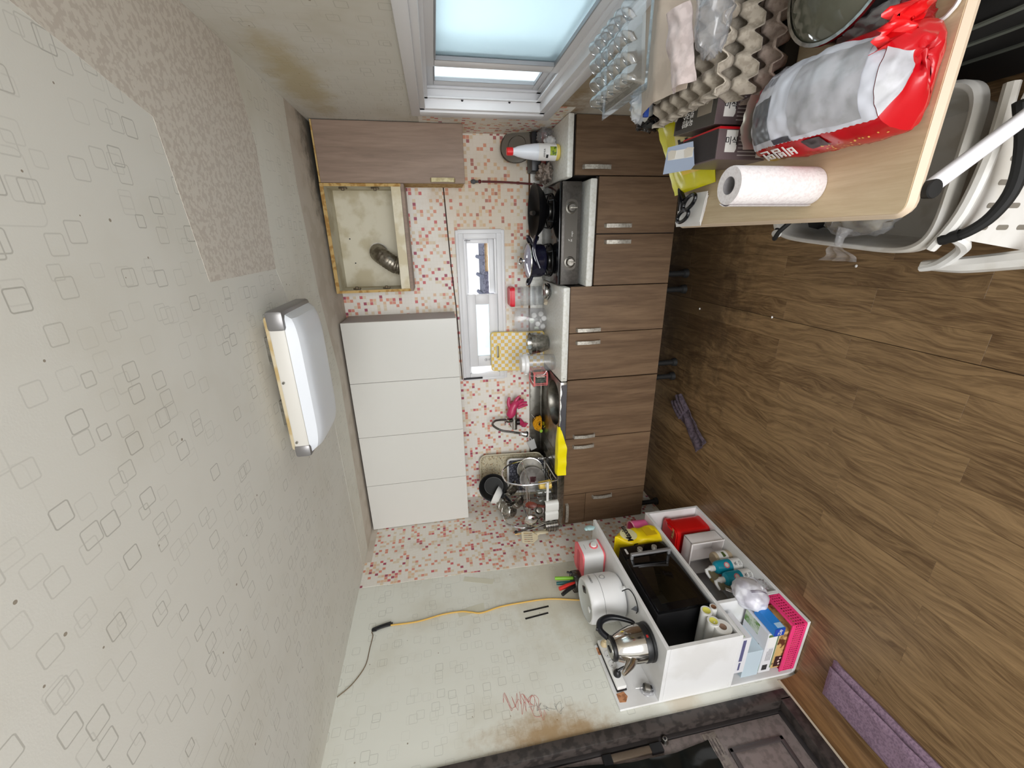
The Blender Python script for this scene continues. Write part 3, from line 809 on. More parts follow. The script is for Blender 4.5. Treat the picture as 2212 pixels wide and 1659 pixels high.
for bx in (2.232, 1.935):
    g = G(); g.l([(.085, .882), (.085, .886), (.060, .884), (.05, .889), (.046, .902), (.03, .906), (0, .906)], (bx, -.235, 0), 32); bn = mk('burner', g, m_cast, st)
    g = G(); g.l([(.050, .890), (.050, .899), (.044, .899)], (bx, -.235, 0), 32); mk('burner_ring', g, m_steel, bn)
    g = G()
    g.t([(bx+.10*math.cos(a*PI/8), -.235+.10*math.sin(a*PI/8), .888) for a in range(16)], .005, 6, closed=True)
    for a in range(5):
        q = 2*PI*a/5+.3; dx, dy = math.cos(q), math.sin(q)
        g.t([(bx+.105*dx, -.235+.105*dy, .886), (bx+.10*dx, -.235+.10*dy, .915), (bx+.045*dx, -.235+.045*dy, .914)], .005, 6, smooth=False)
    mk('pot_stand', g, m_cast, st)
# frying pan
px, py, pz = 2.232, -.235, .921
pn = thing('wok', 'deep black wok with one long handle on the right burner', 'pan', (px, py, pz))
g = G(); g.l([(0, 0), (.075, 0), (.115, .018), (.150, .050), (.160, .072), (.162, .073), (.157, .071), (.147, .050), (.112, .021), (.073, .004), (0, .004)], (px, py, pz), 44); mk('bowl', g, N('worn_nonstick', .35, spec=.3).col((14, 14, 16)).m, pn)
g = G(); g.t([(px-.150, py-.055, pz+.068), (px-.172, py-.10, pz+.082), (px-.20, py-.13, pz+.095), (px-.255, py-.138, pz+.092), (px-.335, py-.14, pz+.062)], [.013, .013, .012, .011, .010], 10); hd = mk('handle', g, m_navy, pn)
g = G(); g.l([(.012, 0), (.012, .02), (.009, .024), (0, .024)], (px-.152, py-.056, pz+.060), 12, (-.8, -.6, .3)); mk('handle_socket', g, m_steel, hd)
g = G(); g.t([(px-.005, py+.10, pz+.045), (px-.003, py+.125, pz+.055)], .015, 10); mk('pouring_spot', g, flat('worn_spot', (60, 58, 56), .4), pn)
# casserole pot
px, py, pz = 1.935, -.235, .920
ct = thing('cooking_pot', 'dark two-handled cooking pot with a glass lid on the left burner', 'pot', (px, py, pz))
g = G(); g.l([(0, 0), (.085, 0), (.098, .008), (.104, .03), (.107, .100), (.110, .102), (.104, .100), (.101, .03), (.084, .006), (0, .005)], (px, py, pz), 40); mk('pot_body', g, m_navy, ct)
g = G(); g.l([(.109, .103), (.110, .109), (.104, .112), (.07, .124), (.03, .131), (.0, .133)], (px, py, pz), 40); ld = mk('lid', g, N('smoky_lid_glass', .05, spec=.6).col((150, 148, 168)).m, ct)
g = G(); g.l([(.1095, .1015), (.1125, .105), (.1115, .111), (.107, .1125)], (px, py, pz), 40); mk('lid_rim', g, m_steel, ld)
g = G(); g.l([(.012, .132), (.010, .144), (.021, .152), (.022, .164), (.015, .170), (0, .171)], (px, py, pz), 20); mk('lid_knob', g, m_chrome, ld)
for s_ in (1, -1):
    g = G()
    hx = [(px+s_*.098, py-.035, pz+.088), (px+s_*.138, py-.034, pz+.105), (px+s_*.15, py, pz+.112), (px+s_*.138, py+.034, pz+.105), (px+s_*.098, py+.035, pz+.088)]
    g.t(hx, .009, 8); mk('loop_handle', g, m_navy, ct)
g = G(); g.t([(1.81, -.12, .884), (1.793, -.10, .91), (1.79, -.06, .96)], .0025, 5)
# small steel lid-like bowl between stove and worktop
sb_ = thing('steel_tin', 'small shiny steel lidded tin at the right end of the stained worktop', 'tin', (1.735, -.23, .871))
g = G(); g.l([(0, 0), (.04, 0), (.052, .012), (.055, .03), (.05, .034), (.0, .034)], (1.735, -.23, .871), 28); mk('body', g, m_chrome, sb_)
g = G(); g.l([(.052, .033), (.05, .045), (.036, .054), (0, .056)], (1.735, -.23, .871), 28); mk('lid', g, m_steel, sb_)
g = G(); g.t([(1.735-.05, -.275, .90), (1.735, -.292, .885), (1.735+.05, -.275, .90)], .003, 6); mk('band', g, m_ink, sb_)
# plastic wooden-ish spatula lying flat by the wall
g = G(); g.t([(1.72, -.06, .874), (1.69, -.10, .8745), (1.64, -.15, .876)], [.010, .009, .02], 8); solo('rice_paddle', g, flat('pale_cream', (214, 202, 180), .5), 'pale cream paddle lying flat behind the steel tin', 'paddle', (1.68, -.1, .871))
# clear box with red lid
cb = thing('storage_box', 'tall clear plastic box with a bright red lid by the small window', 'container', (1.687, -.075, .871))
g = G(); M_ = Matrix.Translation((1.687, -.075, .872))
g.p(rrect(.125, .115, .022), .225, M_)
mk('box', g, m_clear, cb)
g = G(); g.p(rrect(.135, .124, .024), .034, Matrix.Translation((1.687, -.075, 1.098)))
bmesh.ops.bevel(g.bm, geom=[e for e in g.bm.edges if all(v.co.z > 1.12 for v in e.verts)], offset=.008, segments=2, affect='EDGES'); mk('lid', g, flat('red_lid', (222, 40, 58), .3), cb)
for k in range(4):
    g = G(); g.p(rrect(.127, .117, .022), .003, Matrix.Translation((1.687, -.075, .90+.045*k))); mk('moulded_ring', g, m_clear, cb)
# bag of bottle caps
bg_ = thing('plastic_bag', 'clear plastic bag of round white caps leaning behind the worktop', 'bag', (1.515, -.09, .871))
g = G()
def bagf(u, v):
    a = 2*PI*u; z = .872+v*.222
    k = 1-.65*max(0, v-.35)**1.2+.08*NZ.noise(V((math.cos(a)*2, math.sin(a)*2, v*5)))
    return V((1.515+.082*math.cos(a)*(1+.1*v), -.085+.062*math.sin(a)*k, z+.012*math.sin(a*3)*v))
g.g(28, 16, bagf); mk('film', g, m_film, bg_)
m_cap = flat('white_caps', (232, 232, 228), .4)
caps = [(1.555, -.105, .905, 1, -1, .1), (1.53, -.12, .885, .2, -1, .2), (1.495, -.122, .93, -.2, -1, .3), (1.475, -.12, .895, -.5, -1, 0), (1.55, -.11, .955, .4, -.9, .3), (1.51, -.085, .965, 0, -1, .5), (1.462, -.10, .935, -1, -.6, .2), (1.50, -.07, .89, 0, .2, 1)]
cap_where = ['lower right, facing forward', 'lowest in the middle of the heap', 'in the middle of the heap', 'lower left side', 'upper right side', 'highest of the heap, with a green rim', 'at the left edge, with a green rim', 'half hidden at the back of the heap']
for k, (x, y, z, a, b, c_) in enumerate(caps):
    d = V((a, b, c_)).normalized()
    g = G(); g.l([(.0, .014), (.015, .014), (.018, .012), (.019, 0), (.016, 0), (.016, .009), (0, .009)], (x, y, z), 18, d)
    solo('bottle_cap', g, m_cap if k not in (5, 6) else flat('green_rim_cap', (206, 214, 200), .4), 'white plastic cap in the clear bag, '+cap_where[k], 'cap', (x, y, z), 'white caps in the clear bag')
# chopping board
cbd = thing('chopping_board', 'yellow and white checked chopping board leaning on the mosaic wall', 'chopping board', (1.278, -.06, .871))
n = N('checked_board', .45)
s = n.sep(n.pos())
ck = n.math('MODULO', n.math('ADD', n.math('FLOOR', n.math('MULTIPLY', n.math('ADD', s[0], -1.132), 1/.0266)), n.math('FLOOR', n.math('MULTIPLY', n.math('ADD', s[2], -.872), 1/.0266))), 2.0)
n.col(n.mix(n.math('GREATER_THAN', n.math('ABSOLUTE', ck), .5), (222, 222, 220), (226, 188, 92)))
Mb = frame((1.278, -.066, .873), (1, 0, 0), (0, .11, 1))
def board(g, w, h, th, z0):
    o = rrect(w, h, .018); hole = [(x*1.0, y+h/2-.045) for x, y in rrect(.105, .028, .0135)]
    # face ring between the outline and the hand hole
    n_ = len(o)
    c0 = [(x, y+h/2) for x, y in o]
    vs = []
    for z in (z0, z0+th):
        vs += [Mb @ V((x, y, z)) for x, y in c0]
        vs += [Mb @ V((x, y+h/2, z)) for x, y in hole]
    m_ = len(hole); L = n_+m_
    fs = [(i, (i+1) % n_, L+(i+1) % n_, L+i) for i in range(n_)]+[(n_+(i+1) % m_, n_+i, L+n_+i, L+n_+(i+1) % m_) for i in range(m_)]
    for base, fl in ((0, 1), (L, 0)):
        for i in range(n_):
            j = (i+1) % n_; fs.append((base+i, base+j, base+n_+j, base+n_+i))
    g.add(vs, fs)
g = G(); board(g, .288, .388, .012, 0); mk('board', g, n.m, cbd)
g = G()
o = [(x, y+.194) for x, y in rrect(.288, .388, .02, 5)]
g.t([Mb @ V((x, y, .006)) for x, y in o], .007, 6, closed=True, smooth=False)
mk('rim', g, flat('yellow_rim', (232, 206, 118), .4), cbd)
g = G(); g.t([Mb @ V((x, y+.194*2-.045, .006)) for x, y in rrect(.105, .028, .0135, 5)], .0075, 6, closed=True, smooth=False); mk('grip_rim', g, flat('yellow_grip', (232, 206, 118), .4), cbd)
g = G(); g.c(Mb @ V((.125, .02, .011)), Mb @ V((.125, .02, .0135)), .004, n=10); mk('corner_rivet', g, m_ink, cbd)
# steel mixing bowl
mb = thing('mixing_bowl', 'open steel mixing bowl in front of the checked chopping board', 'bowl', (1.365, -.185, .871))
g = G(); g.l([(0, 0), (.040, 0), (.052, .006), (.068, .05), (.076, .105), (.079, .128), (.083, .131), (.078, .130), (.073, .105), (.064, .05), (.048, .01), (0, .006)], (1.365, -.185, .872), 36); mk('bowl', g, m_steel, mb)
g = G(); g.l([(.0735, .093), (.076, .095), (.0745, .098)], (1.365, -.185, .872), 36); mk('rib', g, m_chrome, mb)
# measuring jug / blender cup
jg = thing('mixer_jug', 'clear plastic jug with a white pouring lid between bowl and sink', 'jug', (1.268, -.345, .871))
g = G(); g.l([(0, .004), (.050, .004), (.054, 0), (.056, .01), (.062, .10), (.066, .185), (.064, .188), (.059, .10), (.052, .012), (0, .010)], (1.268, -.345, .872), 32); mk('jug', g, m_clear, jg)
g = G(); g.l([(.068, .185), (.071, .19), (.070, .205), (.058, .214), (.056, .232), (0, .234)], (1.268, -.345, .872), 32)
g.b(1.19, 1.215, -.36, -.33, 1.058, 1.078, .005); mk('lid', g, flat('white_lid', (236, 236, 236), .3), jg)
g = G(); g.t([(1.205, -.35, 1.05), (1.178, -.352, 1.03), (1.180, -.352, .95), (1.208, -.35, .92)], .006, 8); mk('handle', g, m_clear, jg)
# sponge basket hung on the sink edge
sbk = thing('sponge_basket', 'pink rimmed basket with scrubbing sponges at the sink corner', 'basket', (1.10, -.15, .873))
g = G(); g.p(rrect(.10, .15, .02), .004, Matrix.Translation((1.10, -.15, .874)))
g.t([(x+1.10, y-.15, .93) for x, y in rrect(.10, .15, .02)], .002, 5, closed=True, smooth=False)
mk('basket', g, m_clear, sbk)
g = G()
for x, y in rrect(.10, .15, .02, 2)[::1]:
    g.b(x+1.10-.002, x+1.10+.002, y-.15-.002, y-.15+.002, .876, .975)
g.t([(x+1.10, y-.15, .978) for x, y in rrect(.104, .154, .02)], .007, 6, closed=True, smooth=False)
g.t([(x+1.10, y-.15, .882) for x, y in rrect(.10, .15, .02)], .007, 6, closed=True, smooth=False)
mk('rim', g, flat('coral_pink', (238, 128, 128), .4), sbk)
g = G(); g.b(1.065, 1.10, -.205, -.10, .890, .975, .008); solo('sponge', g, speck('green_scrubber', (96, 106, 96), (70, 80, 74), 70, .9), 'grey-green scrubbing sponge standing in the pink rimmed basket', 'sponge', (1.08, -.15, .89))
g = G(); g.b(1.104, 1.132, -.20, -.11, .890, .955, .006); solo('sponge', g, speck('pale_sponge', (196, 190, 176), (170, 160, 146), 70, .9), 'pale sponge behind the grey-green one in the pink rimmed basket', 'sponge', (1.118, -.15, .89))
# vinegar bottle
vb = thing('vinegar_bottle', 'milky plastic vinegar bottle with a red cap on the corner worktop', 'bottle', (2.537, -.36, .871))
c0 = (2.537, -.36, .871)
g = G(); g.l([(0, .002), (.036, .0), (.042, .006), (.043, .05)], c0, 32); mk('vinegar', g, flat('yellow_vinegar', (222, 200, 104), .25), vb)
g = G(); g.l([(.0435, .05), (.0435, .12), (.042, .15), (.036, .20), (.027, .245), (.020, .262), (.018, .275), (0, .275)], c0, 32); mk('bottle', g, N('milky_plastic', .3, spec=.4).col((226, 230, 238)).m, vb)
g = G(); g.l([(.018, .272), (.021, .274), (.021, .305), (.018, .309), (0, .309)], c0, 24); mk('cap', g, flat('red_cap', (226, 36, 40), .35), vb)
def wrap(name, c, r, a0, a1, z0, z1, m, par, n_=12):
    """curved label on an upright cylinder; angles in degrees, -90 faces the camera side"""
    g = G(); g.g(n_, 1, lambda u, v: V((c[0]+r*math.cos(math.radians(a0+(a1-a0)*u)), c[1]+r*math.sin(math.radians(a0+(a1-a0)*u)), z0+(z1-z0)*v)))
    return mk(name, g, m, par)
wrap('label', c0, .0442, -200, 20, .895, 1.0, m_paper, vb)
wrap('printed_leaf', c0, .0446, -120, -60, .898, .935, speck('green_leaf_print', (150, 168, 40), (70, 100, 26), 60, .5), vb)
wrap('printed_text', c0, .0446, -140, -115, .945, .958, m_ink, vb)
text('사과식초', .012, (2.525, -.404, .968), (1, -.2, 0), (0, 0, 1), m_ink, vb)
# leaning pan lid in the corner, steel rim
lid = thing('pan_lid', 'large grey glass pan lid leaning in the right corner behind the bottle', 'lid', (2.62, -.06, .963))
Md = frame((2.62, -.075, 1.06), (1, .35, -.2), (.25, .55, 1))
g = G(M=Md); g.l([(0, .016), (.05, .014), (.09, .006), (.108, 0)], (0, 0, 0), 36); g.solid(.003); mk('glass', g, N('grey_lid_glass', .12, spec=.6).col((120, 116, 108)).m, lid)
g = G(M=Md); g.t([(.109*math.cos(k*PI/12), .109*math.sin(k*PI/12), 0) for k in range(24)], .004, 6, closed=True); g.t([(.055*math.cos(k*PI/12), .055*math.sin(k*PI/12), .0155) for k in range(24)], .0018, 5, closed=True); mk('rim', g, m_steel2, lid)
bx = thing('kitchen_scale', 'dark box with a red band at the back of the corner worktop', 'box', (2.58, -.09, .871))
g = G(); g.b(2.47, 2.685, -.15, -.02, .925, .985, .006); mk('upper_box', g, flat('black_blue_box', (26, 28, 34), .4), bx)
g = G(); g.b(2.47, 2.685, -.152, -.02, .892, .924, .004); mk('red_band', g, flat('dull_red_band', (120, 46, 40), .5), bx)
g = G(); g.b(2.47, 2.685, -.15, -.02, .872, .891, .004); mk('base', g, m_black, bx)
g = G(); g.l([(.02, 0), (.026, .02), (.03, .045), (.027, .046), (.02, .01), (0, .008)], (2.60, -.20, .872), 20, (0, 0, 1)); solo('black_cup', g, m_gloss_black, 'small glossy black cup beside the white crumpled bag', 'cup', (2.60, -.20, .872))
g = G(); g.blob((2.60, -.27, .902), (.036, .036, .036), .45, 4, 3, 26, 18, .872); solo('crumpled_bag', g, speck('white_film_bag', (226, 226, 226), (204, 206, 208), 30, .4), 'scrunched white plastic bag behind the vinegar bottle', 'bag', (2.60, -.27, .872), ang=1.5)
g = G(); g.blob((2.645, -.20, .915), (.045, .05, .05), .5, 4, 8, 26, 18, .872); solo('crumpled_bag', g, m_film, 'scrunched see-through plastic bag in the corner by the dark box', 'bag', (2.645, -.20, .872), ang=1.5)
g = G(); g.blob((2.452, -.17, .905), (.05, .09, .045), .6, 4, 12, 30, 22, .872); solo('crumpled_cloth', g, speck('grey_cloth', (158, 146, 136), (120, 108, 98), 40, .9), 'crumpled grey-brown cloth left of the vinegar bottle', 'cloth', (2.452, -.17, .872), ang=1.5)
# gas pipe on the wall
gp = thing('gas_hose', 'dark red gas hose with a grey valve running down the mosaic wall', 'hose', (2.42, -.02, .90))
g = G(); g.t([(2.4235, -.016, 1.285), (2.421, -.017, 1.15), (2.414, -.018, 1.0), (2.405, -.05, .94), (2.395, -.07, .89)], .0065, 8); mk('hose', g, flat('maroon_hose', (92, 34, 34), .5), gp)
g = G(); g.l([(0, 0), (.009, .003), (.015, .018), (.012, .03), (.006, .036), (.009, .04), (.006, .05)], (2.423, -.016, 1.36), 12, (0, 0, -1)); mk('valve', g, flat('grey_valve', (96, 98, 102), .5, .3), gp)
g = G(); g.blob((2.4235, -.016, 1.30), (.012, .012, .012), 0); mk('hose_clip', g, flat('maroon_clip', (96, 30, 32), .5), gp)

# ---- wall mixer tap
tp = thing('mixer_tap', 'chrome wall mixer tap with a flexible spray hose over the sink', 'tap', (.725, -.03, 1.06))
g = G(); g.l([(.030, 0), (.030, .01), (.024, .014), (.02, .05)], (.80, -.003, 1.10), 20, (0, -1, 0)); mk('wall_flange', g, m_chrome, tp)
g = G(); g.l([(.030, 0), (.030, .01), (.024, .014), (.02, .05)], (.655, -.003, 1.10), 20, (0, -1, 0)); mk('wall_flange', g, m_chrome, tp)
g = G(); g.c((.64, -.062, 1.10), (.815, -.062, 1.10), .022, n=20); bd = mk('body', g, m_chrome, tp)
g = G(); g.l([(.021, 0), (.025, .012), (.022, .05), (.012, .056), (0, .056)], (.725, -.062, 1.118), 20, (0, -.25, 1)); mk('cartridge_cap', g, m_chrome, bd)
g = G(); g.t([(.725, -.085, 1.165), (.733, -.12, 1.185), (.738, -.17, 1.192)], [.010, .008, .007], 10); mk('lever', g, m_chrome, bd)
g = G(); g.c((.70, -.064, 1.06), (.70, -.064, 1.085), .026, n=20); mk('outlet_nut', g, flat('dark_nut', (44, 40, 40), .3, .5), bd)
g = G(); P_ = [(.722, -.07, 1.125), (.735, -.075, 1.20), (.742, -.10, 1.262), (.733, -.15, 1.285), (.708, -.20, 1.23), (.690, -.21, 1.15), (.672, -.21, 1.085)]
g.t(P_, .009, 10, sub=8); mk('spray_hose', g, speck('ribbed_hose', (140, 138, 134), (96, 94, 92), 220, .3, metal=.9), tp)
g = G(); g.l([(.010, 0), (.013, .004), (.018, .02), (.021, .036), (.023, .05)], (.672, -.21, 1.088), 20, (-.25, 0, -1)); sh = mk('spray_head', g, m_chrome, tp)
g = G(); g.l([(.023, .05), (.024, .058), (.02, .064), (0, .064)], (.672, -.21, 1.088), 20, (-.25, 0, -1)); mk('spray_nozzle', g, m_black, sh)

# ---- rubber gloves
def glove(name, label, base, out, fingers, m, r=.012, palm=.034, thumb=None):
    t = thing(name, label, 'glove', base)
    g = G()
    B = V(base); D = V(out).normalized()
    return t, g
m_glove = flat('rubber_pink', (190, 52, 96), .35)
t = thing('rubber_glove', 'pink rubber glove draped over the tap with its fingers spread right', 'glove', (.845, -.08, 1.06))
g = G()
g.t([(.775, -.092, 1.145), (.80, -.10, 1.13), (.835, -.098, 1.12), (.865, -.095, 1.10), (.885, -.09, 1.075)], [.03, .036, .033, .030, .018], 14)
mk('palm', g, m_glove, t)
for P_, r_ in (([(.835, -.096, 1.135), (.875, -.09, 1.15), (.925, -.085, 1.143)], [.017, .014, .010]),
               ([(.865, -.094, 1.105), (.90, -.09, 1.09), (.925, -.085, 1.065)], [.015, .013, .009]),
               ([(.872, -.094, 1.085), (.89, -.09, 1.055), (.892, -.085, 1.03)], [.015, .012, .009]),
               ([(.855, -.096, 1.075), (.87, -.092, 1.04), (.872, -.09, 1.005)], [.014, .012, .009]),
               ([(.835, -.094, 1.08), (.845, -.092, 1.04), (.85, -.088, 1.0)], [.014, .012, .008])):
    g = G(); g.t(P_, r_, 10); mk('finger', g, m_glove, t)
t = thing('rubber_glove', 'second pink rubber glove hanging limp behind the spray head', 'glove', (.68, -.03, 1.04))
g = G(); g.t([(.70, -.04, 1.10), (.69, -.04, 1.06), (.665, -.038, 1.03)], [.02, .03, .02], 12); mk('palm', g, m_glove, t)
for k in range(3):
    g = G(); g.t([(.672-.012*k, -.038, 1.035), (.664-.012*k, -.036, 1.01), (.66-.012*k, -.034, .985+.01*k)], [.010, .009, .006], 8); mk('finger', g, m_glove, t)
g = G()
def drape(u, v):
    x = .470+.385*u
    tp_ = 1-.85*max(0, (u-.55)/.45)**1.3
    if v < .35:
        k = v/.35; y = -.455-.073*k; z = .8765+.003*math.sin(u*19)*k+.006*math.sin(PI*k)
        y = -.528+(y+.528)*(.35+.65*tp_)
    else:
        k = (v-.35)/.65; y = -.530-.004*math.sin(u*23+2)*k; z = .879-.066*k*tp_
        x += .006*math.sin(u*15)*k
    return V((x, y, z+.0015))
g.g(60, 24, drape); g.solid(.0018)
solo('rubber_glove', g, N('yellow_rubber', .35).col((244, 226, 10)).m, 'bright yellow rubber glove draped over the front edge of the sink', 'glove', (.66, -.5, .873))
# ---- yellow scrubbing net, soap rack
g = G(); random.seed(3)
for k in range(60):
    P_ = []
    a0 = random.uniform(0, 6.28)
    for i in range(7):
        a = a0+i*1.15; rr = random.uniform(.02, .066)
        P_.append((.665+rr*math.cos(a), -.062+random.uniform(-.02, .02), .888+rr*.95*abs(math.sin(a))**.9*(1 if math.sin(a) > 0 else -.14)))
    g.t(P_, .0016, 4, sub=4)
nt = thing('scrubbing_net', 'yellow mesh scrubbing net hung in front of the steel upstand', 'scrubber', (.658, -.06, .85))
mk('net', g, flat('yellow_net', (232, 170, 12), .6), nt)
g = G()
for k in range(6): g.t([(.655+.006*k, -.07, .872), (.660+.003*k, -.10, .855), (.662, -.135, .880)], .0012, 4)
mk('net_tail', g, flat('yellow_net_tail', (214, 196, 20), .6), nt)
g = G(); g.t([(.74, -.035, .955), (.70, -.05, .925), (.665, -.06, .905)], .001, 4, smooth=False); mk('cord', g, m_whiteink, nt)
g = G(); g.blob((.605, -.075, .884), (.016, .014, .012), .2, 3, 2); solo('soap_bit', g, flat('lime_green', (176, 226, 70), .5), 'small lime green scrap at the foot of the yellow net', 'scrap', (.605, -.075, .872))
sr_ = thing('drain_strainer', 'light grey slotted plastic holder hung on the steel upstand', 'holder', (.47, -.04, .88))
g = G(); Mh = frame((.475, -.034, .955), (-.85, 0, -.28), (-.28, 0, .9))
g.p([(-.032, -.035), (.058, -.030), (.062, .022), (-.028, .030)], .007, Mh); mk('plate', g, flat('light_grey_plastic', (186, 186, 184), .45), sr_)
for i in range(3):
    for j in range(3):
        g = G(); g.c(Mh @ V((.022+.013*i, -.017+.014*j, .006)), Mh @ V((.022+.013*i, -.017+.014*j, .0076)), .0042, n=10); mk('hole', g, m_ink, sr_)
g = G(); g.t([Mh @ V(p) for p in ((-.03, .008, .005), (-.05, .012, .012), (-.052, -.008, .012), (-.03, -.012, .005))], .003, 6); mk('hanger', g, flat('light_grey_hook', (186, 186, 184), .45), sr_)
# ================================================================ dish rack corner (left end of the sink)
def terrazzo(name):
    n = N(name, .45)
    c = (206, 196, 168)
    for sc, th, cc, sd in ((60, .16, (150, 118, 70), 1.0), (75, .13, (84, 74, 60), 5.0), (52, .12, (140, 142, 134), 9.0)):
        v = n.n('TexVoronoi', feature='F1'); n.to(n.vm('ADD', n.pos(), (sd, sd, sd)), v.inputs['Vector']); v.inputs['Scale'].default_value = sc
        c = n.mix(n.math('LESS_THAN', v.outputs['Distance'], th*1.6), c, cc)
    n.col(c); return n.m
ty = thing('serving_tray', 'speckled stone-look tray with rounded corners leaning on the mosaic wall', 'tray', (.215, -.03, .875))
Mt = frame((.215, -.062, .874), (1, 0, 0), (0, .085, 1))
g = G()
def trayf(w, h, r):
    return [(x, y+h/2) for x, y in rrect(w, h, r, 6)]
o1, o2, o3 = rrect(.40, .515, .06, 6), rrect(.39, .505, .056, 6), rrect(.355, .47, .045, 6)
vs = []; m_ = len(o1)
for o_, z in ((o1, .022), (o2, .024), (o3, .006)): vs += [Mt @ V((x, y+.2575, z)) for x, y in o_]
fs = []
for L in (0, 1): fs += [(L*m_+i, L*m_+(i+1) % m_, (L+1)*m_+(i+1) % m_, (L+1)*m_+i) for i in range(m_)]
fs.append(tuple(2*m_+i for i in range(m_)))
g.add(vs, fs); g.solid(.004); mk('tray', g, terrazzo('terrazzo_print'), ty)
g = G(); g.t([Mt @ V((x, y+.2575, .023)) for x, y in o1], .005, 6, closed=True, smooth=False); mk('rim', g, flat('cream_rim', (212, 204, 180), .4), ty)
tp2 = thing('drying_tray', 'white rimmed tray with a dark leaf pattern standing behind the dishes', 'tray', (.27, -.13, .875))
Mt = frame((.235, -.135, .874), (1, 0, 0), (0, .14, 1))
n = N('dark_leaf_print', .5)
v = n.n('TexVoronoi', feature='DISTANCE_TO_EDGE'); n.to(n.vm('MULTIPLY', n.pos(), (1, 1, 1.6)), v.inputs['Vector']); v.inputs['Scale'].default_value = 34
n.col(n.mix(n.step(v.outputs['Distance'], .02, .25), (40, 40, 50), (104, 106, 118)))
g = G(); g.p([(x, y+.145) for x, y in rrect(.30, .29, .02)], .006, Mt); mk('mat', g, n.m, tp2)
g = G(); g.t([Mt @ V((x, y+.145, .010)) for x, y in rrect(.31, .30, .028, 5)], .009, 8, closed=True, smooth=False); mk('rim', g, m_whiteplastic, tp2)

rk = thing('dish_rack', 'two-tier chrome wire dish rack in the left corner of the sink', 'dish rack', (.24, -.36, .873))
X_L, X_R = .052, .425
for xx, nm in ((X_L, 'left'), (X_R, 'right')):
    g = G()
    g.t([(xx, -.19, .935), (xx, -.20, 1.05), (xx, -.235, 1.17), (xx, -.30, 1.235), (xx, -.39, 1.255), (xx, -.47, 1.235), (xx, -.515, 1.17), (xx, -.535, 1.08), (xx, -.53, .95)], .0062, 8)
    g.t([(xx, -.16, .895), (xx, -.30, .890), (xx, -.45, .882), (xx, -.50, .875)], .005, 8)
    g.t([(xx, -.20, .935), (xx, -.195, .875)], .005, 8); g.t([(xx, -.53, .95), (xx, -.515, .876)], .005, 8)
    mk('side_frame', g, m_chrome, rk)
g = G()
for yy in (-.215, -.27, -.325, -.38, -.435, -.49): g.t([(X_L, yy, 1.075), (X_R, yy, 1.075)], .0022, 5, smooth=False)
g.t([(X_L, -.20, 1.075), (X_L, -.525, 1.075)], .004, 6, smooth=False); g.t([(X_R, -.20, 1.075), (X_R, -.525, 1.075)], .004, 6, smooth=False)
g.t([(X_L, -.205, 1.10), (X_R, -.205, 1.10)], .003, 6, smooth=False); g.t([(X_L, -.532, 1.10), (X_R, -.532, 1.10)], .003, 6, smooth=False)
mk('upper_basket', g, m_chrome, rk)
g = G()
for yy in (-.22, -.27, -.32, -.37, -.42, -.47): g.t([(X_L, yy, .898), (X_R, yy, .898)], .0022, 5, smooth=False)
for k in range(8): g.t([(X_L+.045+.042*k, -.21, .898), (X_L+.045+.042*k, -.49, .898), (X_L+.045+.042*k, -.512, .945)], .002, 5, smooth=False)
mk('lower_basket', g, m_chrome, rk)
g = G(); g.t([(X_L-.015, -.535, .950), (X_R+.005, -.535, .950)], .0095, 8, smooth=False); mk('front_bar', g, m_whiteplastic, rk)
# upper tier
pn = thing('frying_pan', 'black frying pan standing on edge on top of the dish rack', 'pan', (.22, -.20, 1.085))
Mp = frame((.225, -.205, 1.30), (1, .25, 0), (.0, .22, 1))
g = G(M=Mp); g.l([(0, 0), (.075, 0), (.10, .03), (.112, .042), (.115, .043), (.108, .040), (.096, .027), (.073, .004), (0, .004)], (0, 0, 0), 40); mk('pan_body', g, N('pan_coating', .3, spec=.5).col((20, 21, 22)).m, pn)
g = G(M=Mp); g.t([(.074*math.cos(k*PI/14), .074*math.sin(k*PI/14), .005) for k in range(28)], .0013, 5, closed=True); mk('pan_ring', g, flat('pan_ring', (110, 110, 110), .4), pn)
def bowlthing(name, label, c, d, R, h, m, n_=32, group=None):
    t = thing(name, label, 'bowl', c, 0, group)
    g = G(); g.l([(0, 0), (R*.5, 0), (R*.56, h*.04), (R*.84, h*.42), (R*.97, h*.9), (R*1.03, h), (R*.95, h*.9), (R*.82, h*.44), (R*.5, h*.07), (0, h*.06)], c, n_, d); mk('bowl', g, m, t)
    g = G(); g.l([(R*1.0, h*.97), (R*1.045, h), (R*1.0, h*1.02)], c, n_, d); mk('rim', g, m, t)
    return t
m_wb = flat('white_melamine', (226, 226, 222), .35)
bowlthing('white_bowl', 'white bowl tipped against the black pan on the dish rack', (.145, -.255, 1.255), (.35, .45, .85), .075, .05, m_wb)
bowlthing('steel_bowl', 'steel rice bowl at the back of the nested stack on the upper rack', (.11, -.30, 1.215), (-.25, .75, .45), .062, .055, m_steel, group='nested steel bowls on the rack')
bowlthing('steel_bowl', 'steel rice bowl in the middle of the nested stack on the upper rack', (.098, -.335, 1.195), (-.25, .75, .45), .064, .056, m_steel, group='nested steel bowls on the rack')
bowlthing('steel_bowl', 'steel rice bowl nearest the camera in the nested stack, its base showing', (.085, -.375, 1.175), (-.25, .75, .45), .066, .058, m_steel, group='nested steel bowls on the rack')
bowlthing('steel_bowl', 'steel bowl standing on its rim to the right of the nested stack', (.235, -.33, 1.150), (.45, .25, .5), .066, .055, m_steel, group='single steel bowls on the rack')
bowlthing('steel_bowl', 'steel bowl lying low between the nested stack and the wooden spoon', (.152, -.40, 1.125), (.5, .3, .4), .062, .05, m_steel, group='single steel bowls on the rack')
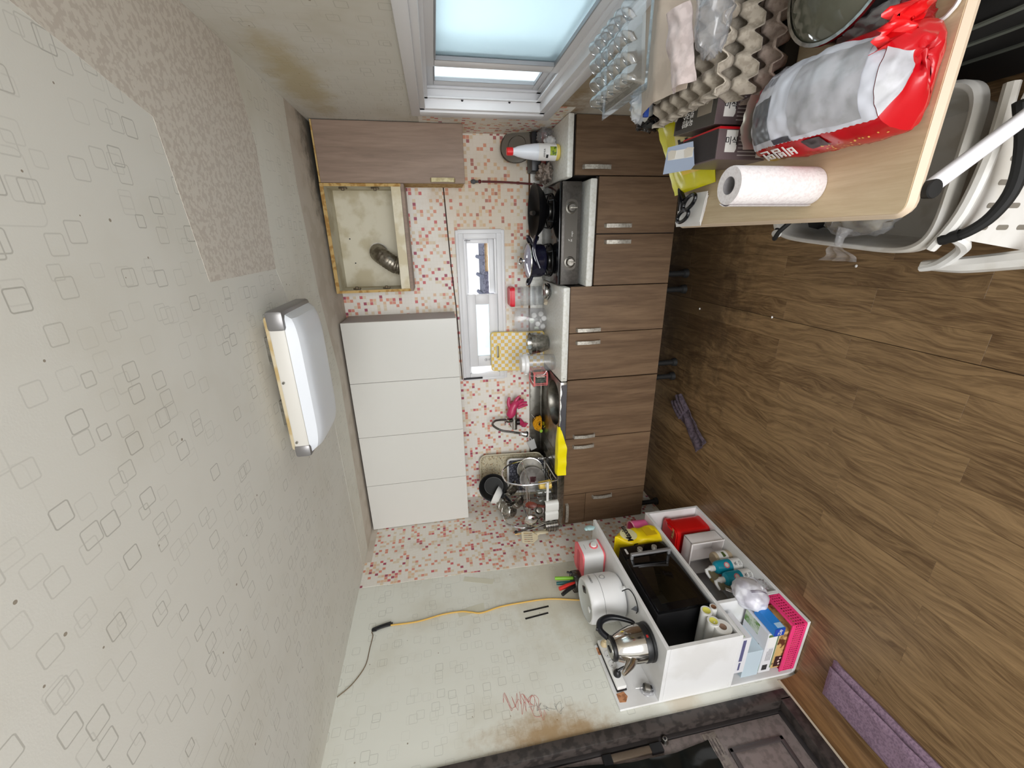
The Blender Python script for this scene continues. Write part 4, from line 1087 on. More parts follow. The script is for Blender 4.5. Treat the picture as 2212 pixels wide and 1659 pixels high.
# plates on edge
pl = thing('plate', 'dull grey metal lid-like plate with a red-brown print standing in the lower rack', 'plate', (.305, -.26, .90))
Mp = frame((.305, -.285, 1.005), (1, .30, 0), (0, .18, 1))
g = G(M=Mp); g.l([(0, .002), (.07, .002), (.082, .010), (.098, .014), (.1, .016), (.096, .016), (.08, .012), (.068, .005), (0, .005)], (0, 0, 0), 36); mk('plate', g, speck('dull_grey_plate', (128, 124, 120), (112, 108, 104), 30, .4), pl)
g = G(M=Mp)
random.seed(5)
for k in range(16): g.b(-.03+random.random()*.04, -.02+random.random()*.04, -.03+random.random()*.04, -.025+random.random()*.045, .0052, .006)
mk('print', g, flat('maroon_print', (90, 40, 44), .6), pl)
pl = thing('pot_lid', 'steel-rimmed round lid standing behind the grey plate in the rack', 'lid', (.345, -.22, .90))
Mp = frame((.35, -.235, 1.01), (1, .25, 0), (0, .18, 1))
g = G(M=Mp); g.l([(0, .012), (.06, .010), (.10, 0)], (0, 0, 0), 36); g.solid(.002); mk('disc', g, speck('dull_lid', (132, 126, 112), (110, 106, 96), 22, .35), pl)
g = G(M=Mp); g.t([(.1*math.cos(k*PI/14), .1*math.sin(k*PI/14), 0) for k in range(28)], .004, 6, closed=True); mk('rim', g, m_chrome, pl)
# cups on the lower rack, mouth down
yc = thing('paper_cup', 'yellow cup with a round white picture upside down in the rack', 'cup', (.345, -.44, .90))
g = G(); g.l([(0, .088), (.027, .088), (.034, .02), (.036, 0), (.032, 0), (.024, .084), (0, .084)], (.345, -.44, .902), 28); mk('cup', g, flat('cup_yellow', (228, 194, 96), .5), yc)
def disc_on_cyl(par, c, R, ang, z, r, m, name):
    g = G(); g.g(8, 8, lambda u, v: (lambda du, dv: V((c[0]+R*math.cos(math.radians(ang)+du/R), c[1]+R*math.sin(math.radians(ang)+du/R), z+dv)))(r*(2*u-1)*math.sqrt(max(0, 1-(2*v-1)**2)), r*(2*v-1)))
    return mk(name, g, m, par)
disc_on_cyl(yc, (.345, -.44), .0325, -72, .94, .014, m_whiteink, 'printed_face')
disc_on_cyl(yc, (.345, -.44), .0335, -70, .937, .005, flat('brown_print', (120, 70, 40), .6), 'printed_dot')
for k, (x, y, h, lb) in enumerate(((.275, -.43, .10, 'clear glass tumbler upside down next to the yellow cup'), (.225, -.46, .095, 'clear glass tumbler upside down next to the pink checked cup'), (.255, -.37, .095, 'clear glass tumbler at the back between the other two glasses'))):
    g = G(); g.l([(0, h), (.025, h), (.031, 0), (.029, 0), (.023, h-.006), (0, h-.008)], (x, y, .902), 24); solo('glass_tumbler', g, m_glass, lb, 'glass', (x, y, .902), 'glasses on the lower rack')
n = N('pink_check_print', .5); s = n.sep(n.pos())
ckx = n.math('GREATER_THAN', n.math('FRACT', n.math('MULTIPLY', n.math('ADD', s[0], n.math('MULTIPLY', s[1], .6)), 160)), .78)
ckz = n.math('GREATER_THAN', n.math('FRACT', n.math('MULTIPLY', s[2], 130)), .78)
n.col(n.mix(n.math('MAXIMUM', ckx, ckz), (232, 222, 222), (206, 160, 168)))
pc = thing('paper_cup', 'white cup with a pink check print upside down in the rack', 'cup', (.165, -.485, .90))
g = G(); g.l([(0, .082), (.026, .082), (.033, .02), (.035, 0), (.031, 0), (.023, .078), (0, .078)], (.165, -.485, .902), 28); mk('cup', g, n.m, pc)
g = G(); g.t([(.165+.036*math.cos(k*PI/10), -.485+.036*math.sin(k*PI/10), .904) for k in range(20)], .0025, 5, closed=True); mk('rim', g, m_wb, pc)
# cutlery caddies at the front left
uc = thing('utensil_caddy', 'white double cutlery holder hooked on the front of the dish rack', 'holder', (.185, -.545, .885))
for cx in (.235, .155):
    g = G(); g.p(rrect(.082, .052, .022), .098, Matrix.Translation((cx, -.548, .875)))
    mk('cup', g, m_wb, uc)
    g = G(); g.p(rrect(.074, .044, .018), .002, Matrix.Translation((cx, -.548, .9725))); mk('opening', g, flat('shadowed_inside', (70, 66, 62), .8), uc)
mc = thing('utensil_caddy', 'perforated steel cutlery cup at the left end of the rack front', 'holder', (.06, -.545, .885))
g = G(); g.l([(.045, .0), (.046, .095), (.043, .097), (.041, .093), (.04, .004), (0, .004)], (.062, -.548, .876), 28); mk('cup', g, m_steel, mc)
for k in range(10):
    for j in range(4):
        a = math.radians(-150+k*13); g = G(); c_ = V((.062+.046*math.cos(a), -.548+.046*math.sin(a), .895+.02*j)); d_ = V((math.cos(a), math.sin(a), 0))
        g.c(c_-d_*.001, c_+d_*.0008, .003, n=6); mk('hole', g, m_ink, mc)
def utensil(name, label, cat='utensil'):
    return thing(name, label, cat, (.16, -.548, .93), 0, None)
wd = speck('dark_red_wood', (110, 48, 32), (84, 34, 24), 20, .45)
us = thing('wooden_spoon', 'dark red wooden spoon leaning right out of the white cutlery holder', 'spoon', (.235, -.548, .93))
g = G(); g.t([(.225, -.55, .89), (.24, -.55, .99), (.25, -.548, 1.03)], [.011, .010, .012], 10); mk('handle', g, wd, us)
Ms = frame((.262, -.545, 1.075), (.96, .2, -.28), (.28, 0, .96))
g = G(M=Ms); g.l([(0, -.01), (.012, -.0085), (.021, -.004), (.0255, .004), (.024, .004), (.018, -.001), (.0, -.005)], (0, 0, 0), 24)
for v in g.bm.verts:
    q = Ms.inverted() @ v.co; q.y *= 1.75; v.co = Ms @ q
mk('bowl', g, wd, us)
sk_ = thing('skimmer', 'hammered steel skimmer ladle in the cutlery holder', 'ladle', (.15, -.55, .93))
g = G(); g.t([(.16, -.55, .89), (.158, -.555, .98), (.150, -.575, 1.03)], .004, 8); mk('handle', g, m_steel, sk_)
g = G(); g.blob((.14, -.56, 1.075), (.046, .02, .05), .06, 14, 2, 28, 20); mk('head', g, m_chrome, sk_)
ld = thing('soup_ladle', 'dark steel ladle beside the wooden spoon', 'ladle', (.2, -.55, .93))
g = G(); g.t([(.195, -.555, .89), (.21, -.56, .985)], .004, 8); mk('handle', g, m_steel, ld)
g = G(); g.l([(0, -.022), (.018, -.018), (.028, -.006), (.030, .004), (.028, .004), (.02, -.012), (0, -.017)], (.218, -.565, 1.02), 24, (.3, -.8, .35)); mk('head', g, m_steel2, ld)
for k, (x0, dx, zz_, lb) in enumerate(((.135, -.015, 1.03, 'metal chopstick leaning left, shortest of the bunch'), (.125, -.03, 1.06, 'metal chopstick leaning left, middle of the bunch'), (.115, -.05, 1.09, 'metal chopstick leaning left, longest of the bunch'))):
    g = G(); g.t([(x0, -.55, .89), (x0+dx, -.575, zz_)], [.0045, .003], 6, smooth=False); solo('chopstick', g, m_steel, lb, 'chopstick', (x0, -.55, .89), 'chopsticks in the cutlery holder')
tg = thing('tongs', 'long steel tongs with a black tip leaning left out of the cutlery cup', 'tongs', (.06, -.55, .93))
g = G(); g.t([(.07, -.55, .90), (.06, -.555, 1.03), (.048, -.555, 1.14), (.042, -.55, 1.185)], .0055, 8); mk('arm', g, m_steel, tg)
g = G(); g.t([(.078, -.556, .90), (.072, -.562, 1.03), (.055, -.56, 1.14), (.044, -.552, 1.185)], .0045, 8); mk('arm', g, flat('dark_arm', (66, 60, 58), .4, .4), tg)
g = G(); g.blob((.043, -.551, 1.19), (.012, .012, .012), .05); mk('hinge', g, m_ink, tg)
g = G(); g.t([(.04, -.56, .90), (.036, -.57, 1.03), (.036, -.565, 1.20)], .0042, 8, smooth=False); solo('cooking_chopstick', g, flat('pale_wood', (222, 186, 116), .6), 'long pale wooden cooking chopstick beside the tongs', 'chopstick', (.04, -.56, .9))
m_cream = flat('cream_nylon', (218, 206, 176), .45)
tr = thing('slotted_turner', 'cream slotted turner sticking out left of the rack', 'spatula', (.045, -.57, .93))
g = G(); g.t([(.055, -.552, .89), (.05, -.575, .97), (.040, -.605, 1.045)], [.006, .007, .010], 8); mk('handle', g, m_cream, tr)
Ms = frame((.040, -.618, 1.105), (-.35, -1, .1), (.05, -.2, 1))
g = G()
W_, H_ = .088, .11
for k in range(6):
    a = -W_/2+k*W_/5
    if k < 6: g.b(0, 0, 0, 0, 0, 0) if False else None
slots = 5; bw = W_/(slots*2+1)
bars = [(-W_/2+2*i*bw, -W_/2+(2*i+1)*bw) for i in range(slots+1)]
for a, b in bars: g.p([(a, -.025), (b, -.025), (b, .038), (a, .038)], .004, Ms)
g.p([(-W_/2, .038), (W_/2, .038), (W_/2-.004, .055), (-W_/2+.004, .055)], .004, Ms)
g.p([(-.012, -.065), (.012, -.065), (W_/2, -.025), (-W_/2, -.025)], .004, Ms)
mk('blade', g, m_cream, tr, flat=True)
rs = thing('rice_scoop', 'cream nylon rice scoop between the turner and the cutlery cup', 'spoon', (.06, -.585, .93))
g = G(); g.t([(.07, -.555, .89), (.068, -.585, .96)], [.006, .009], 8); mk('handle', g, m_cream, rs)
Ms = frame((.06, -.605, 1.01), (.25, -.95, .1), (0, .1, 1))
g = G(M=Ms); g.l([(0, -.008), (.016, -.006), (.026, 0), (.028, .003), (.02, 0), (0, -.004)], (0, 0, 0), 24)
for v in g.bm.verts:
    q = Ms.inverted() @ v.co; q.y *= 1.9; v.co = Ms @ q
mk('bowl', g, m_cream, rs)
# ================================================================ low white bookcase along the left wall
SX, SF, SN = .353, -.893, -1.784
bk = thing('bookcase', 'low white bookcase with open compartments and a tall back board', 'shelf', (.17, -1.34, 0))
m_board = speck('white_board', (226, 226, 226), (216, 215, 213), 4, .45)
for z0, z1 in ((.002, .02), (.36, .378), (.724, .742)):
    g = G(); g.b(.014, SX, SN, SF, z0, z1, .0012, 1); mk('board', g, m_board, bk)
g = G(); g.b(.014, SX-.001, SN, SN+.018, .3785, .7235, .001, 1); mk('side_panel', g, m_board, bk)
g = G(); g.b(.014, SX-.001, SF-.018, SF, .0205, .3595, .001, 1); mk('end_panel', g, m_board, bk)
g = G(); g.b(.014, SX-.002, -1.612, -1.594, .0205, .3595, .001, 1); mk('divider', g, m_board, bk)
g = G(); g.b(.002, .0135, SN, SF, .002, .36, .001, 1); mk('back_panel', g, m_board, bk)
g = G(); g.b(.002, .0135, SN, -1.462, .3605, .935, .002, 1); bp_ = mk('back_board', g, m_board, bk)
m_chip = speck('torn_chipboard', (192, 136, 96), (150, 98, 64), 60, .9)
for y0, z0 in ((-1.50, .915), (-1.735, .905)):
    g = G(); g.p([(-.022, -.012), (.0, -.03), (.024, -.02), (.020, .019), (-.018, .019)], .0012, frame((.0137, y0, z0), (0, 1, 0), (0, 0, 1))); mk('torn_edge', g, m_chip, bp_, flat=True)
for y_ in (-1.79, -1.02, -1.3): pass
# kettle
kx, ky = .235, -1.648
kt = thing('kettle', 'steel electric kettle with a black handle on the bookcase end', 'kettle', (kx, ky, .743))
c0 = (kx, ky, .743)
m_ksteel = N('polished_steel', .1, 1).col((196, 190, 182)).m
g = G(); g.l([(0, 0), (.082, 0), (.086, .004), (.086, .014), (.080, .018)], c0, 36); mk('base_plate', g, m_black, kt)
g = G(); g.l([(.081, .016), (.084, .02), (.084, .042), (.082, .046)], c0, 36); mk('lower_band', g, m_black, kt)
g = G(); g.l([(.0815, .046), (.079, .09), (.070, .135), (.058, .170), (.052, .182)], c0, 40); mk('body', g, m_ksteel, kt)
g = G(); g.l([(.053, .180), (.0545, .186), (.053, .196), (.044, .200), (.040, .200)], c0, 36); lidk = mk('lid_ring', g, m_black, kt)
g = G(); g.l([(.041, .199), (.040, .202), (0, .203)], c0, 30); mk('lid', g, m_steel, lidk)
g = G(); g.p(rrect(.014, .034, .006), .004, Matrix.Translation((kx, ky, .945))); mk('lid_button', g, m_ink, lidk)
D_ = V((.30, .95, 0)).normalized()
hp = [V(c0)+D_*a+V((0, 0, z)) for a, z in ((.047, .192), (.085, .218), (.120, .205), (.134, .16), (.125, .11), (.10, .055), (.085, .04))]
g = G(); g.t(hp, [.015, .015, .016, .015, .013, .011, .010], 12); mk('handle', g, N('black_handle', .3).col((20, 22, 28)).m, kt)
g = G(); g.t([hp[1], hp[1]+V((0, 0, .018))+D_*.01], .009, 10); mk('switch', g, m_black, kt)
E_ = V((-.1, -1, 0)).normalized()
g = G(); g.t([V(c0)+E_*.06+V((0, 0, .115)), V(c0)+E_*.085+V((0, 0, .14)), V(c0)+E_*.115+V((0, 0, .185))], [.026, .020, .010], 12); mk('spout', g, m_ksteel, kt)
g = G(); g.p([(-.006, -.005), (.006, -.005), (.006, .005), (-.006, .005)], .001, frame((kx+.083*math.cos(-.35), ky+.083*math.sin(-.35), .776), (.34, .94, 0), (0, 0, 1))); mk('red_lamp', g, flat('red_mark', (160, 30, 30), .4), kt)
# power strip on the back board
ps = thing('power_strip', 'white power strip with black underside fixed to the white back board', 'power strip', (.02, -1.57, .9))
Mq = frame((.0142, -1.585, .895), (0, 1, .02), (0, 0, 1))
g = G(M=Mq); g.b(-.125, .125, -.026, .026, 0, .010, .002); mk('underside', g, m_black, ps)
g = G(M=Mq); g.b(-.123, .123, -.024, .024, .010, .034, .005); psb = mk('body', g, m_whiteplastic, ps)
for k in range(4):
    x = .09-.052*k
    g = G(M=Mq); g.l([(.020, .0345), (.020, .036), (.0185, .036), (.0185, .0345)], (x, 0, 0), 22); sc = mk('socket', g, flat('socket_grey', (206, 206, 208), .4), psb)
    for dx, dy in ((-.006, .006), (.006, -.006)):
        g = G(M=Mq); g.c((x+dx, dy, .034), (x+dx, dy, .0353), .0022, n=8); mk('socket_hole', g, m_ink, psb)
def plug(label, x, m, tail):
    t = thing('power_plug', label, 'plug', Mq @ V((x, 0, .037)), 0)
    g = G(M=Mq); g.l([(.019, .0365), (.019, .046), (.014, .056), (.009, .062), (0, .062)], (x, 0, 0), 20); mk('plug_body', g, m, t)
    g = G(M=Mq); g.t([(x, 0, .055), (x+.002, -.012, .064), tail], [.0075, .006, .0045], 10); mk('strain_relief', g, m, t)
    return t
plug('cream plug in the far socket of the power strip', .09, flat('cream_plug', (204, 184, 146), .5), (.10, -.05, .07))
plug('black plug in the near socket of the power strip', -.066, m_black, (-.06, -.055, .075))
# tea infuser bag hanging on the board
tb = thing('infuser', 'small steel infuser in a clear bag hanging on the white back board', 'infuser', (.03, -1.735, .78))
g = G(); g.blob((.032, -1.735, .775), (.014, .028, .035), .25, 4, 2, 22, 16); mk('clear_bag', g, m_film, tb)
g = G(); g.l([(0, 0), (.018, .002), (.020, .025), (.017, .03)], (.034, -1.735, .763), 18, (.2, .3, .9)); mk('cup', g, m_steel2, tb)
g = G(); g.l([(0, .0), (.015, .002), (.013, .012)], (.036, -1.737, .752), 18); mk('black_foot', g, m_black, tb)
g = G(); g.t([(.03, -1.722, .79), (.026, -1.715, .825)], .002, 6); mk('hook', g, m_steel, tb)
# rice cooker
rx, ry = .185, -1.325
rc = thing('rice_cooker', 'white round rice cooker with a grey top panel on the bookcase', 'rice cooker', (rx, ry, .743))
c0 = (rx, ry, .743)
m_rc = N('cooker_white', .3, spec=.4).col((224, 224, 224)).m
g = G(); g.l([(0, 0), (.095, 0), (.112, .010), (.122, .035), (.125, .075), (.125, .132)], c0, 48); mk('body', g, m_rc, rc)
g = G(); g.l([(.1252, .134), (.1245, .165), (.121, .192), (.115, .203), (.108, .206)], c0, 48); lid_ = mk('lid', g, m_rc, rc)
g = G(); g.l([(.1225, .1315), (.1225, .1345)], c0, 48); mk('lid_gap', g, flat('seam_grey', (110, 110, 112), .6), rc)
g = G(); g.l([(.109, .205), (.100, .199), (0, .199)], c0, 44); tpn = mk('top_panel', g, flat('panel_grey', (196, 200, 198), .4), lid_)
g = G(); g.p(rrect(.036, .05, .004), .0012, frame((rx+.045, ry+.03, .9422), (.8, .6, 0), (-.6, .8, 0))); mk('display', g, flat('dark_display', (50, 50, 52), .2), lid_)
g = G(); g.b(rx-.012, rx+.012, ry-.075, ry-.05, .942, .950, .003); mk('steam_vent', g, m_whiteplastic, lid_)
a0 = math.radians(10)
P0 = V((rx+.126*math.cos(a0), ry+.126*math.sin(a0), .848)); nn = V((math.cos(a0), math.sin(a0), 0)); tt = V((-math.sin(a0), math.cos(a0), 0))
g = G(); g.l([(.0165, 0), (.0165, .002), (.0125, .002), (.0125, 0)], P0, 24, nn); mk('button_ring', g, flat('button_grey', (170, 170, 172), .4), rc)
g = G(); g.l([(.0115, 0), (.011, .002), (0, .0025)], P0, 20, nn); mk('button', g, m_whiteplastic, rc)
text('CUCKOO', .015, P0+V((0, 0, .068))-nn*.0005, tt, (0, 0, 1), flat('grey_lettering', (110, 110, 112), .5), rc, 'logo')
g = G(); g.b(rx+.098, rx+.112, ry-.06, ry-.045, .7435, .758, .003); mk('foot', g, m_whiteplastic, rc)
g = G(); g.t([(.30, -1.405, .775), (.335, -1.43, .752), (.345, -1.49, .749), (.31, -1.53, .748), (.27, -1.52, .748)], .003, 6); solo('black_cable', g, m_black, 'black power cord looping on the bookcase top between cooker and kettle', 'cord', (.32, -1.45, .745))
g = G(); g.p([(0, 0), (.07, .012), (.07, -.012)], .006, frame((.24, -1.47, .745), (.6, -.5, 0), (.5, .6, 0))); solo('appliance_stand', g, flat('grey_base', (96, 100, 108), .4), 'grey wedge-shaped stand lying flat between cooker and kettle', 'stand', (.26, -1.49, .744))
# tall pink and white appliance
pa = thing('egg_steamer', 'white and pink square toaster-like appliance behind the rice cooker', 'appliance', (.20, -1.045, .743))
Mp = Matrix.Translation((.195, -1.045, .743))
m_coral = flat('coral_trim', (238, 110, 118), .4)
g = G(); g.p(rrect(.175, .145, .03), .012, Mp @ Matrix.Translation((0, 0, .001))); mk('base_trim', g, m_coral, pa)
g = G(); g.p(rrect(.182, .152, .032), .010, Mp @ Matrix.Translation((0, 0, .135))); mk('top_trim', g, m_coral, pa)
g = G(); g.p(rrect(.18, .15, .031), .122, Mp @ Matrix.Translation((0, 0, .013))); pab = mk('body', g, m_rc, pa)
g = G(); g.p(rrect(.14, .045, .015), .002, Mp @ Matrix.Translation((0, .0, .1445))); mk('slot', g, flat('coral_deep', (206, 70, 84), .5), pa)
g = G(); g.l([(.026, 0), (.026, .004), (.020, .006), (.020, 0)], (.2855, -1.045, .795), 26, (1, 0, 0)); mk('dial_ring', g, m_coral, pab)
g = G(); g.l([(.0195, .002), (.018, .014), (0, .015)], (.2855, -1.045, .795), 24, (1, 0, 0)); mk('dial', g, m_whiteplastic, pab)
g = G()
for k in range(7): g.b(.2852, .2858, -1.063+.006*k, -1.0605+.006*k, .850, .8535)
mk('small_print', g, flat('grey_small_print', (120, 120, 124), .6), pab)
g = G(); g.blob((.32, -.925, .775), (.012, .02, .032), .1, 2, 1, 18, 14, .743); g.blob((.32, -.93, .802), (.010, .014, .012), .05, 2, 2); solo('bird_figure', g, flat('pale_blue_clay', (164, 196, 198), .5), 'small pale blue bird-shaped figure at the far corner of the bookcase top', 'figurine', (.32, -.925, .743))
# knife holder and knives
kh = thing('knife_holder', 'steel oval knife holder behind the rice cooker', 'knife holder', (.075, -1.09, .743))
g = G(); g.l([(.060, 0), (.062, .19), (.058, .192), (.056, .185), (.055, .01), (0, .01)], (.078, -1.095, .743), 36); mk('holder', g, m_ksteel, kh)
g = G(); g.l([(.0575, .186), (.050, .187), (0, .187)], (.078, -1.095, .743), 30); mk('insert', g, m_black, kh)
g = G(); g.l([(.063, .150), (.0635, .155), (.063, .192), (.061, .195)], (.078, -1.095, .743), 36); mk('dark_band', g, flat('dark_band', (70, 66, 62), .25, .7), kh)
for lb, x, y, dx, dy, L, c_, w_ in (('bright green knife handle in the knife holder', .085, -1.075, .0, .02, .115, (130, 190, 50), .011),
                                    ('teal knife handle directly under the bright green one', .072, -1.095, .0, .012, .112, (30, 96, 100), .011),
                                    ('red curved scissor-style handle in the knife holder', .085, -1.115, .0, -.022, .11, (214, 52, 44), .013),
                                    ('black knife handle leaning out nearest the rice cooker', .085, -1.130, .0, -.05, .105, (24, 24, 26), .012)):
    t = thing('kitchen_knife', lb, 'knife', (x, y, .90), 0, 'knives in the steel holder')
    g = G(); g.t([(x, y, .925), (x+dx*.4, y+dy*.35, .975), (x+dx, y+dy, .925+L)], [w_*.85, w_*1.05, w_*.9], 10); mk('handle', g, flat('handle_colour', c_, .4), t)
    g = G(); g.b(x-.001, x+.001, y-.012, y+.012, .80, .93); mk('blade', g, m_steel, t)
g = G(); g.t([(.10, -1.055, .92), (.11, -1.045, .96)], [.007, .006], 8); solo('small_knife', g, m_black, 'short black knife handle at the far side of the knife holder', 'knife', (.10, -1.055, .92))
# ------------------------------------------------ middle compartment
mo = thing('microwave', 'black microwave oven with a silver bar handle in the bookcase', 'microwave', (.2, -1.36, .379))
y0, y1, z0, z1 = -1.585, -1.14, .386, .672
g = G(); g.b(.05, .315, y0, y1, z0, z1, .004); mk('body', g, flat('microwave_black', (26, 26, 28), .35), mo)
g = G(); g.b(.3155, .336, y0, -1.232, z0+.002, z1-.002, .003); md = mk('door', g, m_gloss_black, mo)
g = G(); g.b(.3155, .336, -1.230, y1, z0+.002, z1-.002, .003); mp_ = mk('control_panel', g, m_gloss_black, mo)
g = G(); g.b(.3362, .3368, y0+.04, -1.30, z0+.04, z1-.04, .0002); mk('window', g, N('dark_glass', .05, spec=.5).col((18, 15, 8)).m, md)
for z_ in (.565, .475):
    g = G(); g.l([(.016, 0), (.015, .016), (.0125, .018), (0, .018)], (.336, -1.185, z_), 22, (1, 0, 0)); mk('dial', g, m_handle, mp_)
g = G(); g.b(.362, .376, -1.250, -1.232, z0+.02, z1-.02, .003).b(.336, .364, -1.248, -1.234, z0+.02, z0+.036, .002).b(.336, .364, -1.248, -1.234, z1-.036, z1-.02, .002); mk('handle', g, flat('silver_bar', (170, 170, 172), .3, .6), md)
g = G(); g.b(.3362, .337, -1.20, -1.16, .640, .652); mk('badge', g, m_whiteink, mp_)
g = G(); g.b(.12, .17, y0+.02, y0+.05, .3785, .386).b(.12, .17, y1-.05, y1-.02, .3785, .386).b(.25, .3, y0+.02, y0+.05, .3785, .386).b(.25, .3, y1-.05, y1-.02, .3785, .386)
mk('feet', g, m_rubber, mo)
m_core = flat('cardboard_core', (110, 78, 56), .8); m_roll = N('rolled_film', .2, spec=.5).col((226, 226, 222)).m
for lb, y, z, r, rc_, cc, xe in (('film roll with a yellow end, topmost in the bookcase', -1.634, .445, .027, .019, (214, 208, 96), .352), ('film roll with a yellow end lying below the topmost', -1.690, .447, .028, .019, (214, 208, 96), .35),
                                 ('thin film roll with a bare brown core', -1.622, .398, .018, .013, (118, 82, 56), .352), ('thick clear film roll with a grey-brown core, nearest the camera', -1.722, .420-.0, .040, .017, (128, 104, 88), .345)):
    z = max(z, .379+r)
    t = thing('film_roll', lb, 'roll', (xe-.12, y, z-r), 0, 'film rolls beside the microwave')
    dx = V((.95, 0, -.10)).normalized()
    e = V((xe, y, z)); s_ = e-dx*.27+V((0, 0, 0)); 
    e2 = e; s2_ = V((xe-.27, y, z+.0))
    g = G(); g.l([(rc_, 0), (r, 0), (r, .27), (rc_, .27)], s2_, 26, e2-s2_); mk('film', g, m_roll, t)
    g = G(); g.l([(rc_, .2705), (0, .262)], s2_, 22, e2-s2_); mk('core', g, flat('core_end', cc, .6), t)
# yellow coffee pack
cp = thing('coffee_pack', 'yellow stand-up coffee pouch left of the microwave handle', 'pouch', (.262, -1.06, .379))
m_yel = N('yellow_pouch', .35, spec=.5).col((238, 208, 20)).m
g = G()
def pouch(u, v):
    a = 2*PI*u; sx, sy = math.copysign(abs(math.cos(a))**.45, math.cos(a)), math.copysign(abs(math.sin(a))**.45, math.sin(a))
    z = v*.25; k = 1-.85*max(0, (v-.72)/.28)**1.3 if v > .72 else 1
    w = .01*NZ.noise(V((sx*2, sy*2, v*5)))
    return V((.262+sx*(.082+w)*(1-.05*v), -1.050+sy*(.064+w)*k, .380+z*1.10))
g.g(36, 18, pouch); g.bm.faces.ensure_lookup_table(); mk('pouch', g, m_yel, cp)
g = G(); g.b(.182, .342, -1.058, -1.053, .640, .664, .002); mk('top_seal', g, m_yel, cp)
g = G(); g.l([(.035, 0), (.03, .001), (0, .001)], (.255, -1.1145, .535), 28, (0, -1, 0)); mk('printed_roundel', g, flat('cream_roundel', (226, 222, 190), .5), cp)
text('Maxim', .052, (.255, -1.1165, .556), (1, 0, 0), (0, 0, 1), m_ink, cp, bold=.001)
text('모카골드', .018, (.255, -1.1165, .512), (1, 0, 0), (0, 0, 1), flat('brown_lettering', (120, 70, 30), .6), cp)
text('500g', .016, (.30, -1.1165, .43), (1, 0, 0), (0, 0, 1), flat('red_lettering', (180, 50, 30), .6), cp)
g = G(); g.l([(.052, 0), (.048, .001), (0, .001)], (.3445, -1.055, .575), 28, (1, 0, 0)); mk('printed_roundel', g, flat('cream_roundel_2', (226, 220, 170), .5), cp)
text('Maxim', .050, (.3485, -1.050, .585), (0, 1, 0), (0, 0, 1), m_ink, cp, bold=.001)
g = G(); g.b(.3445, .3465, -1.09, -1.02, .40, .47); mk('printed_panel', g, flat('gold_panel', (214, 178, 20), .5), cp)
# pink strap roll
pk = thing('plastic_tub', 'pink plastic tub lying open-mouthed at the far end of the bookcase', 'tub', (.22, -.93, .379))
g = G(); g.l([(0, 0), (.058, 0), (.062, .003), (.064, .10), (.061, .10), (.058, .006), (0, .006)], (.245, -.925, .379), 34); mk('tub', g, flat('rose_pink', (244, 110, 168), .4), pk)
g = G(); g.l([(.0635, .098), (.066, .1), (.0645, .107), (.060, .105), (.0605, .098)], (.245, -.925, .379), 34); mk('rim', g, flat('pale_pink_rim', (240, 176, 184), .5), pk)
# ------------------------------------------------ bottom compartment
rt = thing('red_tub', 'glossy red plastic tub with a food picture label in the lower compartment', 'tub', (.215, -1.01, .021))
m_rt = N('gloss_red', .2, spec=.5).col((196, 18, 18)).m
g = G(); g.p(rrect(.19, .145, .03), .215, Matrix.Translation((.225, -1.005, .0215))); mk('body', g, m_rt, rt)
g = G(); g.p(rrect(.21, .165, .034), .030, Matrix.Translation((.225, -1.005, .232))); bmesh.ops.bevel(g.bm, geom=[e for e in g.bm.edges if all(v.co.z > .25 for v in e.verts)], offset=.008, segments=2, affect='EDGES'); lr = mk('lid', g, m_rt, rt)
g = G(); g.t([(.31, -1.04, .262), (.318, -1.005, .275), (.31, -.97, .262)], .006, 8); mk('handle', g, m_rt, lr)
n = N('food_picture', .4); n.col(n.mix(n.step(n.noise(n.pos(), 45, 4), .4, .6), (206, 176, 110), (150, 60, 30)))
g = G(); g.b(.16, .30, -1.0785, -1.0775, .05, .19); mk('label', g, n.m, rt)
g = G(); g.b(.17, .23, -1.079, -1.0785, .135, .175); mk('label_print', g, flat('label_red', (190, 40, 36), .5), rt)
g = G(); g.b(.255, .325, -1.056, -1.035, .2629, .2632); mk('lid_label', g, n.m, lr)
og = thing('organizer_tray', 'white translucent plastic tray standing on its side beside the red tub', 'tray', (.20, -1.16, .021))
m_fr = N('frosty_plastic', .35, spec=.4).col((224, 218, 216)).m
g = G()
x0, x1, zb, zt, ya, yb_ = .10, .335, .022, .235, -1.205, -1.115
g.b(x0, x1, yb_-.004, yb_, zb, zt, .001).b(x0, x1, ya, yb_, zb, zb+.004, .001).b(x0, x1, ya, yb_, zt-.004, zt, .001).b(x0, x0+.004, ya, yb_, zb, zt, .001).b(x1-.004, x1, ya, yb_, zb, zt, .001)
mk('tray', g, m_fr, og)
g = G(); g.b(x0-.006, x1+.006, ya-.003, ya+.002, zt-.003, zt+.006, .001).b(x1-.003, x1+.006, ya-.003, ya+.002, zb, zt, .001).b(x0+.10, x0+.104, ya+.01, yb_-.004, zb+.004, zt-.004)
mk('rim', g, m_fr, og)
tj = thing('jar', 'beige jar with a white wrap label lying behind the teal bottles', 'jar', (.25, -1.26, .021))
g = G(); g.l([(0, 0), (.036, 0), (.042, .01), (.042, .10), (.036, .108), (0, .108)], (.262, -1.265, .0215), 28); mk('jar', g, flat('beige_jar', (186, 168, 140), .5), tj)
g = G(); g.l([(.0424, .03), (.0424, .09)], (.262, -1.265, .0215), 28); mk('label', g, m_paper, tj)
g = G(); g.b(.295, .306, -1.29, -1.262, .07, .085); mk('label_print', g, flat('green_stamp', (70, 90, 30), .5), tj)
